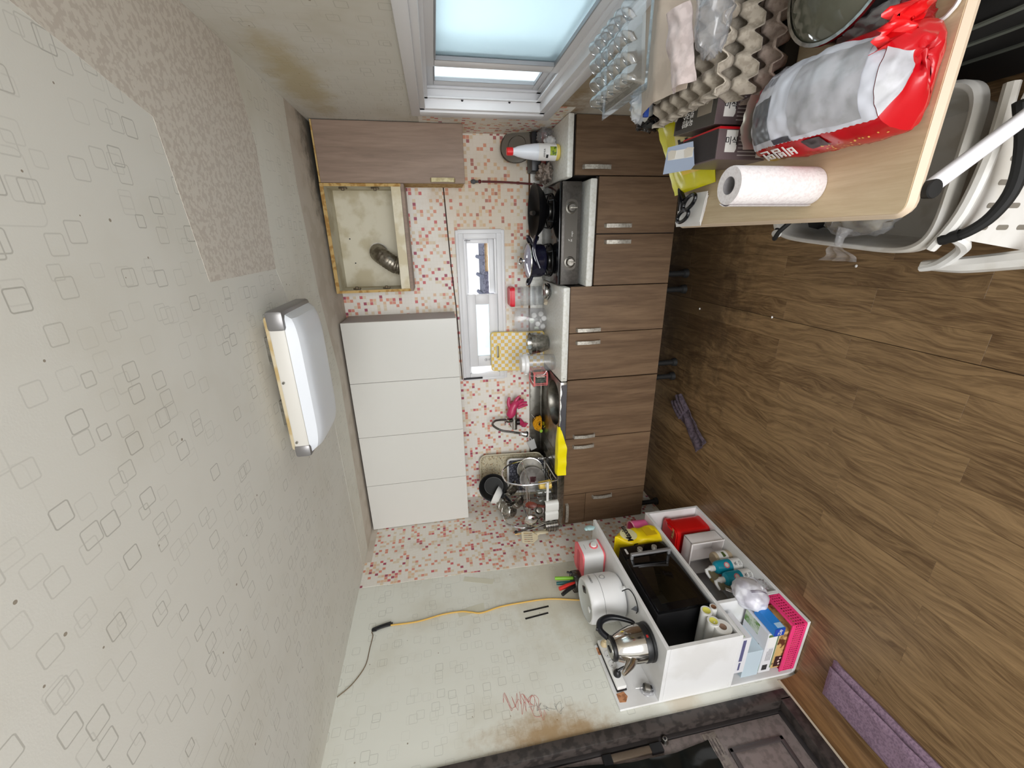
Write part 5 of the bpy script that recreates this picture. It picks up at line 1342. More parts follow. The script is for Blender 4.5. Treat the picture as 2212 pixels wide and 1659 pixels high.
for k, (lb, x, y) in enumerate((('teal and white pump bottle, the one farther from the camera', .285, -1.345), ('teal and white pump bottle, the one nearer the camera', .285, -1.428))):
    t = thing('pump_bottle', lb, 'bottle', (x, y, .021), 0, 'teal pump bottles')
    g = G(); g.l([(0, 0), (.030, 0), (.036, .006), (.037, .065)], (x, y, .022), 28); mk('lower_body', g, m_whiteplastic, t)
    g = G(); g.l([(.0372, .065), (.0372, .135), (.032, .152), (.018, .162), (0, .162)], (x, y, .022), 28); mk('upper_body', g, N('teal_plastic', .25).col((20, 150, 176)).m, t)
    g = G(); g.l([(.016, .160), (.016, .186), (.010, .19), (.007, .205), (0, .205)], (x, y, .022), 20); cpn = mk('pump_collar', g, m_whiteplastic, t)
    g = G(); g.t([(x, y, .232), (x-.01, y-.012, .236), (x-.03, y-.035, .228)], [.010, .009, .006], 10); g.c((x, y, .205), (x, y, .232), .005); mk('pump_head', g, m_whiteplastic, t)
    nrm = V((.80, -.55, 0)).normalized(); tg_ = V((.55, .80, 0)).normalized()
    q = V((x, y, 0))+nrm*.0378
    g = G(); g.l([(.0165, 0), (.0165, .0012), (.011, .0012), (.011, 0)], q+V((0, 0, .125)), 22, nrm); mk('round_mark', g, flat('rose_ring', (220, 120, 130), .5), t)
    g = G(); g.l([(.0108, .0012), (0, .0012)], q+V((0, 0, .125)), 18, nrm); mk('round_mark_centre', g, m_whiteink, t)
    text('水', .022, q+V((0, 0, .068)), tg_, (0, 0, 1), m_ink, t)
    g = G()
    for j in range(3): g.b(0, 0, 0, 0, 0, 0) if False else g.p([(-.012, -.0006), (.012, -.0006), (.012, .0006), (-.012, .0006)], .0008, frame(q+V((0, 0, .048-.006*j)), tg_, (0, 0, 1)))
    mk('small_print', g, m_ink, t)
bo = thing('vegetable_pack', 'pale yellow packet with a red print behind the clear tray', 'packet', (.16, -1.30, .021))
g = G(); g.blob((.15, -1.30, .085), (.05, .085, .062), .12, 2.5, 4, 24, 18, .0215); mk('packet', g, speck('pale_yellow_packet', (206, 190, 128), (190, 168, 96), 9, .35), bo)
g = G(); g.blob((.197, -1.33, .10), (.006, .03, .02), .2, 3, 2); mk('print', g, flat('orange_red_print', (190, 70, 40), .5), bo)
g = G(); g.blob((.16, -1.455, .062), (.035, .04, .04), .1, 2, 9, 20, 14, .0215); solo('potato', g, flat('brown_skin', (150, 112, 84), .8), 'round brown potato at the back of the lower compartment', 'potato', (.16, -1.455, .021), ang=1.5)
tcl = thing('clear_tray', 'clear plastic tray leaning in front of the teal bottles', 'tray', (.24, -1.42, .021))
Mq2 = frame((.245, -1.415, .115), (.15, 1, .1), (-.35, .0, 1))
g = G(); g.p(rrect(.22, .16, .02), .002, Mq2); g.t([Mq2 @ V((x, y, .012)) for x, y in rrect(.224, .164, .022)], .003, 6, closed=True, smooth=False); mk('tray', g, m_clear, tcl)
g = G(); g.t([Mq2 @ V((x, y, .02)) for x, y in ((-.11, -.08), (-.12, 0), (-.11, .075))], .008, 8); mk('white_lip', g, m_whiteplastic, tcl)
wb_ = thing('white_bottle', 'small pearly white bottle lying beside the nearer teal bottle', 'bottle', (.27, -1.51, .021))
g = G(); g.l([(0, 0), (.022, .003), (.026, .03), (.022, .055), (.010, .064)], (.285, -1.515, .047), 22, (.1, 1, .05)); mk('body', g, N('pearl_white', .2).col((232, 232, 238)).m, wb_)
g = G(); g.l([(.011, .062), (.011, .080), (0, .082)], (.285, -1.515, .047), 18, (.1, 1, .05)); mk('cap', g, m_whiteplastic, wb_)
# near end: boxes, basket
pb = thing('pink_basket', 'hot pink perforated plastic basket at the open end of the lower compartment', 'basket', (.24, -1.69, .021))
m_hp = N('hot_pink', .4).col((236, 62, 124)).m
bz = .0215
bx0, bx1, by0, by1 = .045, .352, -1.784, -1.6155
H_ = .076
def perf_wall(g, o, ux, L, hgt, nx, nz, th=.0025):
    """wall with real holes: o corner, ux direction; built as a lattice of bars"""
    o = V(o); ux = V(ux).normalized(); uz = V((0, 0, 1)); nn = ux.cross(uz)
    M_ = Matrix(((ux.x, nn.x, uz.x, o.x), (ux.y, nn.y, uz.y, o.y), (ux.z, nn.z, uz.z, o.z), (0, 0, 0, 1)))
    q = G(M=M_)
    cx = L/nx; mz = .014; cz = (hgt-2*mz)/nz
    q.b(0, L, 0, th, 0, mz).b(0, L, 0, th, hgt-mz, hgt)
    for i in range(nx+1): q.b(max(0, i*cx-cx*.2), min(L, i*cx+cx*.2), 0, th, mz, hgt-mz)
    for j in range(1, nz): q.b(0, L, .0003, th-.0003, mz+j*cz-cz*.2, mz+j*cz+cz*.2)
    q.bm.to_mesh(tmp := bpy.data.meshes.new('tmp')); g.bm.from_mesh(tmp); bpy.data.meshes.remove(tmp); q.bm.free()
g = G(); perf_wall(g, (bx1-.004, by0, bz), (0, 1, 0), by1-by0, H_, 12, 4); mk('front_wall', g, m_hp, pb)
g = G(); perf_wall(g, (bx0, by0, bz), (1, 0, 0), bx1-bx0-.004, H_, 20, 5); mk('end_wall', g, m_hp, pb)
g = G(); perf_wall(g, (bx0, by1-.003, bz), (1, 0, 0), bx1-bx0-.004, H_, 20, 5); mk('end_wall', g, m_hp, pb)
g = G(); perf_wall(g, (bx0, by0, bz), (0, 1, 0), by1-by0, H_, 13, 5); mk('back_wall', g, m_hp, pb)
g = G(); g.b(bx0, bx1, by0, by1, bz-.0005, bz+.002); mk('base', g, m_hp, pb)
g = G(); g.b(bx1-.007, bx1+.002, by0-.002, by1+.002, bz+H_-.001, bz+H_+.007, .002).b(bx0-.002, bx1+.002, by0-.0045, by0+.003, bz+H_-.001, bz+H_+.007, .002).b(bx0-.002, bx1+.002, by1-.003, by1+.003, bz+H_-.001, bz+H_+.007, .002); mk('rim', g, m_hp, pb)
def cbox(name, label, x0, x1, y0, y1, z0, z1, m, faces, group=None):
    t = thing(name, label, 'box', ((x0+x1)/2, (y0+y1)/2, z0), 0, group)
    g = G(); g.b(x0, x1, y0, y1, z0, z1, .0008, 1); mk('carton', g, m, t)
    for nm, b_, mm in faces:
        g = G(); g.b(*b_); mk(nm, g, mm, t)
    return t
m_pic = speck('green_leaf_picture', (96, 140, 62), (206, 214, 196), 18, .5)
m_choc = speck('chocolate_picture', (206, 172, 110), (90, 50, 30), 24, .5)
m_ltcard = flat('pale_card', (222, 222, 226), .5)
m_blueprint = flat('violet_print', (92, 92, 130), .5); m_grn = flat('green_print', (96, 120, 70), .5)
m_grey_pr = flat('grey_print_2', (150, 150, 152), .5)
t = cbox('food_carton', 'brown carton with a chocolate picture lying lowest in the pink basket', .06, .300, -1.774, -1.628, .030, .145, m_choc,
    [('printed_oval', (.07, .14, -1.7748, -1.774, .075, .135), flat('dark_brown_oval', (52, 30, 30), .5))])
g = G()
for k in range(3): g.l([(.007, 0), (0, .001)], (.085+.02*k, -1.7749, .105+.006*(k % 2)), 12, (0, -1, 0))
mk('printed_dots', g, flat('pale_dots', (206, 180, 170), .5), t)
t = cbox('food_carton', 'white and green carton lying on the brown one in the pink basket', .045, .308, -1.774, -1.628, .146, .210, m_ltcard, [
    ('printed_panel', (.215, .285, -1.7748, -1.774, .158, .20), flat('panel_white', (232, 232, 230), .5)),
    ('green_stripe', (.07, .30, -1.7747, -1.774, .149, .155), m_grn), ('green_stripe', (.285, .30, -1.7747, -1.774, .155, .205), m_grn),
    ('printed_text', (.125, .205, -1.7748, -1.774, .165, .168), m_grey_pr), ('printed_text', (.125, .205, -1.7748, -1.774, .173, .176), m_grey_pr), ('printed_text', (.125, .205, -1.7748, -1.774, .181, .184), m_grey_pr),
    ('printed_text', (.125, .190, -1.7748, -1.774, .189, .192), m_grey_pr), ('leaf_picture', (.24, .304, -1.72, -1.63, .21, .2106), m_pic), ('leaf_picture', (.05, .10, -1.77, -1.70, .21, .2106), m_pic)])
g = G()
for k in range(9): g.b(.062+.004*k, .064+.004*k+(k % 3)*.0006, -1.7749, -1.774, .170, .198)
mk('barcode', g, m_ink, t)
g = G(); g.t([(.20, -1.74, .2106), (.19, -1.72, .2106), (.18, -1.745, .2106), (.165, -1.715, .2106), (.15, -1.75, .2106), (.135, -1.72, .2106), (.12, -1.745, .2106)], .0022, 5); mk('script_print', g, flat('dark_green_script', (40, 56, 44), .6), t)
t = cbox('food_carton', 'pale blue carton on top of the white and green one', .03, .20, -1.770, -1.635, .2108, .3005, flat('pale_blue_card', (190, 206, 216), .5),
    [('printed_text', (.2001, .2006, -1.72, -1.67, .24, .252), flat('blue_print', (110, 140, 180), .5))])
t = cbox('food_carton', 'thin white carton with a green picture right under the middle board', .08, .312, -1.774, -1.640, .3015, .354, m_ltcard,
    [('leaf_picture', (.09, .308, -1.765, -1.645, .354, .3546), m_pic), ('leaf_picture', (.3121, .3127, -1.768, -1.646, .330, .352), m_pic), ('violet_text', (.16, .30, -1.7748, -1.774, .325, .342), m_blueprint), ('violet_text', (.10, .15, -1.7748, -1.774, .328, .338), m_blueprint)])
t = cbox('zip_bag_box', 'small bright blue carton leaning on the pink basket rim', .3125, .3575, -1.790, -1.665, .147, .200, N('bright_blue_card', .4).col((40, 130, 214)).m, [
    ('end_panel', (.3125, .3578, -1.7912, -1.7898, .147, .2003), flat('deep_blue_card', (30, 70, 170), .45)), ('cloud_print', (.3576, .3581, -1.785, -1.76, .15, .185), flat('pale_sky', (170, 206, 236), .5))])
text('Zip', .026, (.335, -1.7916, .172), (1, 0, 0), (0, 0, 1), m_whiteink, t)
bg2 = thing('plastic_bag', 'knotted clear bag stuffed with white fabric bulging over the pink basket', 'bag', (.345, -1.60, .11))
m_bagw = speck('bagged_white', (226, 226, 234), (196, 194, 206), 16, .3)
g = G(); g.blob((.372, -1.605, .185), (.062, .088, .078), .13, 2.4, 6, 34, 24); mk('bag', g, m_bagw, bg2, ang=1.5)
g = G(); g.blob((.415, -1.60, .135), (.022, .03, .03), .5, 4, 3, 20, 14); mk('knot', g, m_film, bg2, ang=1.5)
g = G(); g.p([(-.035, -.022), (.035, -.022), (.035, .022), (-.035, .022)], .001, frame((.33, -1.535, .235), (.5, -.6, .5), (0, .6, .6))); mk('paper_tag', g, m_paper, bg2)
g = G()
for k in range(2): g.t([(.424, -1.63-.008*k, .215), (.437, -1.645-.008*k, .185), (.434, -1.66-.006*k, .155)], .0012, 5)
mk('dark_stripes', g, flat('violet_line', (80, 66, 90), .6), bg2)
# ================================================================ folding table at the right wall
TZ = .70
tb_ = thing('folding_table', 'pale wood folding table with white tube legs by the right wall', 'table', (2.40, -1.79, 0))
m_oak = wood('pale_oak_top', (196, 174, 140), (218, 200, 168), 'y', 26, .4, .0)
g = G(); g.p([(x+2.402, y-1.79) for x, y in rrect(.578, .80, .018, 4)], .026, Matrix.Translation((0, 0, TZ-.026))); mk('tabletop', g, m_oak, tb_)
g = G(); g.t([(x+2.402, y-1.79, TZ-.013) for x, y in rrect(.572, .794, .018, 4)], .0128, 6, closed=True, smooth=False); mk('edge_band', g, flat('beige_edge_band', (214, 194, 170), .45), tb_)
m_wtube = flat('white_tube', (228, 228, 234), .3)
for yy in (-2.178, -1.45):
    for xa, xb in ((2.155, 2.62), (2.64, 2.19)):
        dy = .018 if xa < 2.4 else -.018
        g = G(); P0, P1 = V((xa, yy-dy, .668)), V((xb, yy-dy, .012))
        d = (P1-P0).normalized(); sdir = V((0, 1, 0)); n_ = d.cross(sdir)
        Mx = Matrix(((n_.x, sdir.x, d.x, P0.x), (n_.y, sdir.y, d.y, P0.y), (n_.z, sdir.z, d.z, P0.z), (0, 0, 0, 1)))
        g.p(rrect(.030, .018, .007, 3), (P1-P0).length, Mx); lg = mk('leg', g, m_wtube, tb_)
        g = G(); g.l([(0, -.003), (.0165, -.002), (.0175, .012), (.016, .0145), (0, .0155)], P0, 18, V((0, -1, 0)) if yy < -2 else (0, 1, 0)); mk('end_plug', g, m_rubber, lg)
        g = G(); g.l([(.016, -.02), (.017, 0), (0, 0)], P1, 14, d); mk('foot_cap', g, m_rubber, lg)
g = G(); g.b(2.16, 2.66, -2.17, -2.15, .655, .679, .003); mk('rail', g, m_wtube, tb_)
g = G(); g.b(2.16, 2.66, -1.47, -1.45, .655, .679, .003); mk('rail', g, m_wtube, tb_)
Z0 = TZ+.001
# napkins + scissors
t = thing('napkin_stack', 'small stack of white wet wipes at the far left table corner', 'napkins', (2.16, -1.46, Z0))
for k in range(3):
    g = G(); g.g(10, 10, lambda u, v: V((2.108+.095*u+.006*k, -1.392-.15*v-.004*k-.02*u, Z0+.003+.005*k+.0025*NZ.noise(V((u*5, v*5, k*3)))))).solid(.003); mk('napkin', g, m_paper, t, flat=False, ang=1.5)
sc = thing('scissors', 'black-handled scissors lying on the wipes with blades under the yellow bag', 'scissors', (2.18, -1.48, Z0+.03))
m_sb = N('scissor_black', .2, spec=.5).col((14, 15, 20)).m
for (cx, cy, rx_, ry_, a) in ((2.186, -1.507, .018, .036, .5), (2.142, -1.478, .017, .034, .35)):
    ca, sa = math.cos(a), math.sin(a)
    P_ = [(cx+rx_*math.cos(q)*ca-ry_*math.sin(q)*sa*-1*0-ry_*math.sin(q)*sa, cy+rx_*math.cos(q)*sa+ry_*math.sin(q)*ca, Z0+.034) for q in [k*PI/8 for k in range(16)]]
    g = G(); g.t(P_, .0065, 8, closed=True); hn = mk('handle', g, m_sb, sc)
g = G(); g.t([(2.196, -1.475, Z0+.034), (2.22, -1.452, Z0+.034), (2.24, -1.435, Z0+.033)], [.008, .008, .005], 8); g.t([(2.160, -1.455, Z0+.034), (2.20, -1.45, Z0+.034), (2.235, -1.432, Z0+.033)], [.008, .008, .005], 8); mk('shank', g, m_sb, sc)
g = G(); g.b(2.225, 2.34, -1.440, -1.428, Z0+.031, Z0+.0335); mk('blade', g, m_steel, sc)
# yellow flour bag
yb = thing('flour_bag', 'yellow flour bag lying tilted at the far edge of the table', 'bag', (2.33, -1.50, Z0))
def ybag(u, v, o=0):
    A, B, C_, D = V((2.215, -1.400, .728)), V((2.475, -1.405, .846)), V((2.236, -1.622, .726)), V((2.455, -1.640, .775))
    p = A.lerp(B, u).lerp(C_.lerp(D, u), v)
    k = math.sin(PI*min(1, max(0, u)))**.5*math.sin(PI*min(1, max(0, (v-.12)/.88)))**.5 if v > .12 else 0
    p += V((-.35, .1, .9))*(.022*k+.005*NZ.noise(V((u*5, v*6, 2)))+o)
    return p
m_yb = N('yellow_green_film', .25, spec=.5).col((214, 206, 30)).m
g = G(); g.g(26, 22, ybag); g.g(26, 22, lambda u, v: ybag(u, v)-V((0, 0, .002))-V((-.2, 0, .9))*.030*max(0, math.sin(PI*u))**.5*max(0, math.sin(PI*max(0, v-.12)/.88))**.5); mk('bag', g, m_yb, yb, ang=1.2)
g = G(); g.g(26, 2, lambda u, v: ybag(u, v*.12, .0012+.001*math.sin(u*120))); mk('sealed_edge', g, flat('pale_yellow_seal', (228, 224, 90), .35), yb, ang=1.5)
g = G(); g.g(12, 12, lambda u, v: ybag(.22+.55*u, .42+.5*v, .0015)); mk('printed_panel', g, flat('warm_yellow_print', (236, 200, 70), .35), yb)
g = G(); g.g(12, 12, lambda u, v: ybag(.36+.38*u, .40+.5*v, .0023)); mk('printed_panel', g, flat('cream_print', (226, 214, 160), .35), yb)
text('부침', .062, ybag(.52, .68, .004), (0, -1, -.15), (1, 0, .4), m_ink, yb, bold=.0025)
for k in range(2):
    q = ybag(.42+.1*k, .95, .004); g = G(); g.p([(-.010, -.012), (.010, -.012), (0, .014)], .001, frame(q, (0, -1, -.15), (1, 0, .4))); mk('printed_flame', g, flat('orange_print', (212, 90, 30), .5), yb)
# noodle cartons
m_cart = speck('brown_grey_card', (104, 90, 92), (92, 78, 80), 8, .35)
m_cartd = flat('dark_grey_card', (78, 76, 72), .35)
m_cartr = flat('carton_red', (190, 24, 34), .35)
def carton(label, c, w, l, h, rz, opened):
    t = thing('noodle_carton', label, 'box', (c[0], c[1], Z0), rz, 'noodle cartons on the table')
    M = WM[t]
    q = lambda: G(M=M)
    g = q(); g.b(-w/2, w/2, -l/2, l/2, 0, h, .001, 1); mk('carton', g, m_cart, t)
    T = lambda x, y, z: M @ V((x, y, z))
    R3 = M.to_3x3()
    rgt, up = R3 @ V((0, 0, -1)), R3 @ V((1, 0, 0))
    g = q(); g.p([(0, 0), (.030, 0), (.034, .008), (.034, .052), (0, .052)], .0008, Matrix.Translation((0, 0, 0)) @ frame((-w/2+.018, -l/2-.0002, h-.022), (0, 0, -1), (1, 0, 0))); mk('white_tag', g, m_whiteink, t)
    text('미식', .021, T(-w/2+.044, -l/2-.0016, h-.039), rgt, up, m_ink, t)
    g = q()
    for k in range(7):
        L = (.058, .052, .06, .048, .057, .03, .02)[k]
        g.b(-w/2+.010+.0088*k, -w/2+.0125+.0088*k, -l/2-.0006, -l/2, h-.062-L, h-.062)
    mk('small_print', g, flat('pale_small_print', (176, 166, 164), .5), t)
    g = q(); g.b(w/2-.0055, w/2+.0003, -l/2-.0005, l/2+.0003, 0, h+.0004); mk('red_edge', g, m_cartr, t)
    if not opened:
        g = q(); g.b(-w/2+.0005, w/2-.0005, -l/2+.001, l/2-.0005, h, h+.0006); mk('top_print', g, m_cartd, t)
        g = q(); g.b(-w/2+.012, w/2-.028, l/2-.046, l/2-.008, h+.0006, h+.0012); mk('black_panel', g, flat('black_panel', (26, 18, 20), .4), t)
        g = q(); g.b(-w/2+.030, w/2-.004, -l/2+.022, -l/2+.085, h+.0006, h+.0012); mk('pale_panel', g, flat('taupe_panel', (152, 142, 128), .45), t)
        ry, ux = R3 @ V((0, 1, 0)), R3 @ V((-1, 0, 0))
        text('육개장', .020, T(-w/2+.024, .030, h+.0016), ry, ux, m_whiteink, t)
        text('칼국수', .020, T(-w/2+.006+.038, .030, h+.0016), ry, ux, m_whiteink, t)
        g = q(); g.l([(.008, .0006), (.008, .0012), (0, .0012)], (w/2-.014, -l/2+.018, h), 18); mk('round_seal', g, flat('pale_seal', (220, 214, 190), .5), t)
    else:
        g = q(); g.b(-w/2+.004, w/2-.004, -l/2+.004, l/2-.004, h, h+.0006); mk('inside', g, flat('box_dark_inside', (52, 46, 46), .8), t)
        F = frame((-w/2-.012, l/2+.02, h+.045), (0, -1, -.30), (1, 0, .05))
        g = G(M=M); g.p([(0, 0), (.105, 0), (.116, .010), (.104, .072), (.012, .072)], .0012, F); fl = mk('flap', g, flat('blue_grey_card', (166, 178, 200), .4), t)
        g = G(M=M); g.p([(.016, .036), (.108, .032), (.106, .056), (.016, .060)], .0006, F @ Matrix.Translation((0, 0, .0012))); mk('glue_strip', g, m_whiteink, fl)
        for a, b in ((.030, .048), (.092, .046)):
            g = G(M=M); g.p([(a-.012, b-.012), (a+.014, b-.010), (a+.018, b+.010), (a-.004, b+.014), (a-.016, b+.008)], .0006, F @ Matrix.Translation((0, 0, .0018))); mk('torn_paper', g, flat('torn_card', (206, 198, 186), .8), fl)
        g = q(); g.p([(0, 0), (.028, 0), (.028, .034), (0, .030)], .0008, frame((-w/2+.006, -l/2-.0002, .030), (0, 0, -1), (1, 0, 0))); mk('recycling_mark', g, m_whiteink, t)
    return t
carton('opened brown noodle carton with a raised blue-grey flap', (2.309, -1.704), .078, .168, .150, 0, True)
carton('closed dark noodle carton beside the opened one', (2.405, -1.672), .084, .200, .156, -.06, False)
# kitchen towel roll
kr = thing('paper_towel', 'standing roll of white kitchen paper on the table', 'paper roll', (2.186, -1.962, Z0))
m_towel = speck('embossed_paper', (226, 220, 220), (216, 208, 208), 160, .95, bump=.5)
g = G(); g.l([(.020, 0), (.041, 0), (.0425, .004), (.0425, .222), (.041, .226), (.0195, .226)], (2.186, -1.962, Z0), 40); mk('paper', g, m_towel, kr)
g = G(); g.l([(.0196, .2265), (.0185, .2262), (.0185, .12), (0, .12)], (2.186, -1.962, Z0), 30); mk('core', g, speck('grey_card_core', (150, 146, 148), (128, 124, 126), 30, .8), kr)
g = G(); g.g(14, 6, lambda u, v: V((2.186+(.0435+.002*u)*math.cos(2.6+.9*u), -1.962+(.0435+.002*u)*math.sin(2.6+.9*u), Z0+.006+.222*v))).solid(.0006); mk('loose_sheet', g, m_towel, kr)
g = G(); g.l([(.006, 0), (.005, .0008), (0, .0008)], (2.186-.0182, -1.963, Z0+.205), 14, (1, 0, 0)); mk('blue_mark', g, flat('blue_mark', (90, 150, 190), .6), kr)
# red noodle multipack
rb = thing('noodle_multipack', 'torn red noodle multipack with a grey and white back lying on the table', 'bag', (2.34, -1.98, Z0))
def loaf(a, v, o=0):
    """a: angle 0=left(-x) pi/2=top; v: 0 far .. 1 near"""
    y = -1.842-.338*v
    hk = .50+.50*min(1, v/.35)**.7-.22*max(0, (v-.7)/.3)**1.5
    wk = 1-.12*(2*v-1)**4
    ca, sa = math.cos(a), math.sin(a)
    ex = .85
    x = 2.348-math.copysign(abs(ca)**ex, ca)*(.094*wk+o)-.008*v
    z = Z0+.034+(math.copysign(abs(sa)**.8, sa)*((.122*hk+o) if sa > 0 else .036))
    w_ = .005*NZ.noise(V((math.cos(a)*2.2, math.sin(a)*2.2, v*7)))+.003*NZ.noise(V((math.cos(a)*6, math.sin(a)*6, v*18)))
    return V((x+w_*(-ca), y, max(Z0+.001, z+w_*sa)))
m_rb = N('red_film', .22, spec=.5).col((188, 16, 28)).m
g = G(); g.g(56, 40, lambda u, v: loaf(2*PI*u-.9, v)); mk('bag', g, m_rb, rb, ang=1.2)
pt = lambda nm, a0, a1, v0, v1, m, o=.0015, nu=20, nv=24: mk(nm, (lambda q: (q.g(nu, nv, lambda u, v: loaf(a0+(a1-a0)*u, v0+(v1-v0)*v, o)), q)[1])(G()), m, rb, ang=1.5)
m_wf = N('white_film', .35, spec=.45).col((206, 208, 218)).m
def bk_(u, v):
    a0 = .74+.012*math.sin(v*190); return loaf(a0+(2.6-a0-.35*v*v)*u, .05+.95*v, .0022)
g = G(); g.g(26, 120, bk_); back = mk('white_back', g, m_wf, rb, ang=1.5)
pt('grey_panel', .92, 1.75, .09, .36, N('slate_film', .3).col((96, 100, 106)).m, .0034)
pt('silver_panel', .86, 2.2, .52, .94, speck('silvery_film', (176, 176, 182), (158, 158, 162), 20, .32), .0034)
pt('dark_block', .755, .90, .36, .50, flat('dark_slate', (62, 60, 70), .4), .0034)
pt('pink_band', 1.9, 2.75, .05, .09, flat('magenta_band', (214, 30, 80), .35), .0038)
for k in range(14):
    v0 = .17+.013*k+(.006 if k > 5 else 0); pt('barcode', 1.98, 2.20, v0, v0+(.0045 if k % 3 else .008), flat('barcode_grey', (110, 110, 118), .6) if k == 0 else bpy.data.materials['barcode_grey'], .0038, 3, 2)
for k in range(6): pt('small_print', 2.32+.06*k, 2.35+.06*k, .14, .33, flat('print_grey', (150, 150, 156), .6) if k == 0 else bpy.data.materials['print_grey'], .0038, 2, 8)
text('비빔면', .034, loaf(.56, .36, .005), (0, 1, 0), (-.62, 0, -1), m_whiteink, rb, bold=.0006)
pt('black_seal', .34, .68, .56, .69, flat('black_seal', (30, 18, 20), .35), .002)
n = N('noodle_picture', .3); n.col(n.mix(n.step(n.noise(n.pos(), 38, 4), .42, .58), (110, 40, 24), (196, 160, 60)))
pt('food_picture', .04, .34, .06, .24, n.m, .002); pt('dark_bowl', .34, .46, .05, .27, flat('bowl_print', (66, 58, 62), .35), .0018)
pt('white_sticker', .03, .2, .27, .33, m_whiteink, .0025)
for k in range(26):
    v0 = .60+.37*random.random(); a0 = .03+.3*random.random(); pt('gold_speck', a0, a0+.035, v0, v0+.008, flat('gold_speck', (232, 190, 90), .3) if k == 0 else bpy.data.materials['gold_speck'], .002, 1, 1)
# gathered near end and torn far end
g = G()
def gath(u, v):
    a = 2*PI*u-.9; p = loaf(a, 1); c_ = V((2.375, -2.192, Z0+.06))
    q = p.lerp(c_, v); q.y -= .012*math.sin(PI*v); q += V((.016*NZ.noise(V((u*9, v*3, 1))), .012*NZ.noise(V((u*11, v*4, 5))), .014*NZ.noise(V((u*8, v*3, 9)))))*v
    return V((q.x, q.y, max(Z0+.001, q.z)))
g.g(56, 10, gath); mk('gathered_end', g, m_rb, rb, ang=1.2)
g = G(); g.g(20, 10, lambda u, v: gath((.76+1.25*u-.25*v*u+.9)/(2*PI), .62*v)+V((-.001, -.002, .003))); mk('silver_fold', g, bpy.data.materials['silvery_film'], rb, ang=1.5)
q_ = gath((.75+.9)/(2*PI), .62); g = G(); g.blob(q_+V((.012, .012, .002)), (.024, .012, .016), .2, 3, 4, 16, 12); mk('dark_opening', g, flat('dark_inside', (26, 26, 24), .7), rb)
g = G(); g.g(18, 12, lambda u, v: V((2.39+.06*u-.02*v, -2.165-.016*math.sin(v*3)-.02*u+.03*NZ.noise(V((u*4, v*4, 3))), Z0+.06+.085*v+.02*NZ.noise(V((u*5, v*5, 8)))))).solid(.001); mk('torn_flap', g, N('bright_red_film', .18, spec=.5).col((214, 20, 26)).m, rb, ang=1.5)
g = G(); g.g(16, 12, lambda u, v: V((2.285+.12*u, -1.848+.02*math.sin(u*3)*v+.015*(v-.5), Z0+.012+.10*v+.008*NZ.noise(V((u*6, v*6, 4)))))).solid(.0008); mk('foil_lining', g, N('silver_lining', .3, .6).col((186, 184, 172)).m, rb, ang=1.5)
# egg trays
m_pulp = speck('grey_pulp', (176, 166, 152), (156, 146, 132), 70, .95, bump=.5)
m_pulp2 = speck('pinkish_pulp', (186, 168, 156), (164, 146, 134), 70, .95, bump=.5)
def eggtray(label, x0, y0, z, rz, m, flip=1):
    t = thing('egg_tray', label, 'egg tray', (x0, y0, z), rz, 'stacked paper egg trays')
    M = WM[t]; L = .30; n_ = 60
    def f(u, v):
        x, y = u*L, -v*L
        cx, cy = math.cos(2*PI*u*6), math.cos(2*PI*v*6)
        h = .5*(cx+cy)*.5
        pk = max(-1, min(1, (cx+cy)*.9))
        return V((x, y, .024*pk*flip))
    g = G(M=M); g.g(n_, n_, f); g.solid(.0028); mk('pulp', g, m, t, ang=1.2)
    return t
eggtray('grey paper egg tray at the top of the stack', 2.392, -1.552, .900, .03, m_pulp)
eggtray('grey paper egg tray in the middle of the stack, turned the other way', 2.392, -1.552, .838, .05, m_pulp, -1)
eggtray('pinkish paper egg tray lowest in the stack', 2.396, -1.568, .768, .02, m_pulp2)
g = G(); g.b(2.44, 2.67, -1.84, -1.60, Z0, .742, .004); solo('cardboard_base', g, flat('dark_card', (58, 52, 46), .8), 'dark flat carton under the paper egg trays', 'box', (2.55, -1.72, Z0))
# kraft sheet, tissue, clear bag inside and the clear lid on top
kp = speck('kraft_paper', (196, 180, 164), (182, 166, 150), 12, .85)
g = G(); g.g(22, 22, lambda u, v: V((2.435+.26*u, -1.52-.245*v-.02*u, .948+.035*u*(1-v)+.028*(1-abs(2*v-1))+.008*NZ.noise(V((u*3, v*3, 1))))))
g.solid(.0015); solo('kraft_sheet', g, kp, 'sheet of tan kraft paper lying on the egg trays', 'paper', (2.56, -1.64, .93), ang=1.5)
g = G(); g.g(20, 20, lambda u, v: V((2.43+.16*u, -1.735-.10*v+.02*u, .968+.022*math.sin(PI*v)+.025*u+.010*NZ.noise(V((u*4, v*4, 6))))))
g.solid(.003); solo('paper_towel_sheet', g, speck('pinkish_tissue', (206, 190, 186), (192, 176, 172), 50, .95), 'folded pinkish paper towel on the near side of the egg trays', 'paper', (2.5, -1.78, .95), ang=1.5)
g = G(); g.blob((2.55, -1.86, .955), (.085, .035, .040), .3, 4, 4, 26, 16); solo('clear_bag', g, m_film, 'crumpled clear bag tucked at the near edge of the egg trays', 'bag', (2.55, -1.86, .92), ang=1.5)
el = thing('egg_carton_top', 'clear plastic egg carton lid with domes on top of the kraft paper', 'lid', (2.60, -1.55, 1.01))
m_pet = clear('clear_pet', (240, 245, 248), .24, .05, .03)
def elid(u, v):
    x, y = 2.475+.20*u, -1.365-.29*v
    e = min(u, 1-u, v, 1-v)
    base_ = .028*min(1, e/.06)
    d = max(0, math.sin(PI*4*u))*max(0, math.sin(PI*6*v))
    d = abs(math.sin(PI*4*u)*math.sin(PI*6*v))**.6
    return V((x, y, 1.012+base_+(.030*d if e > .05 else 0)+.015*u))
g = G(); g.g(64, 84, elid); mk('dome_sheet', g, m_pet, el, ang=1.5)
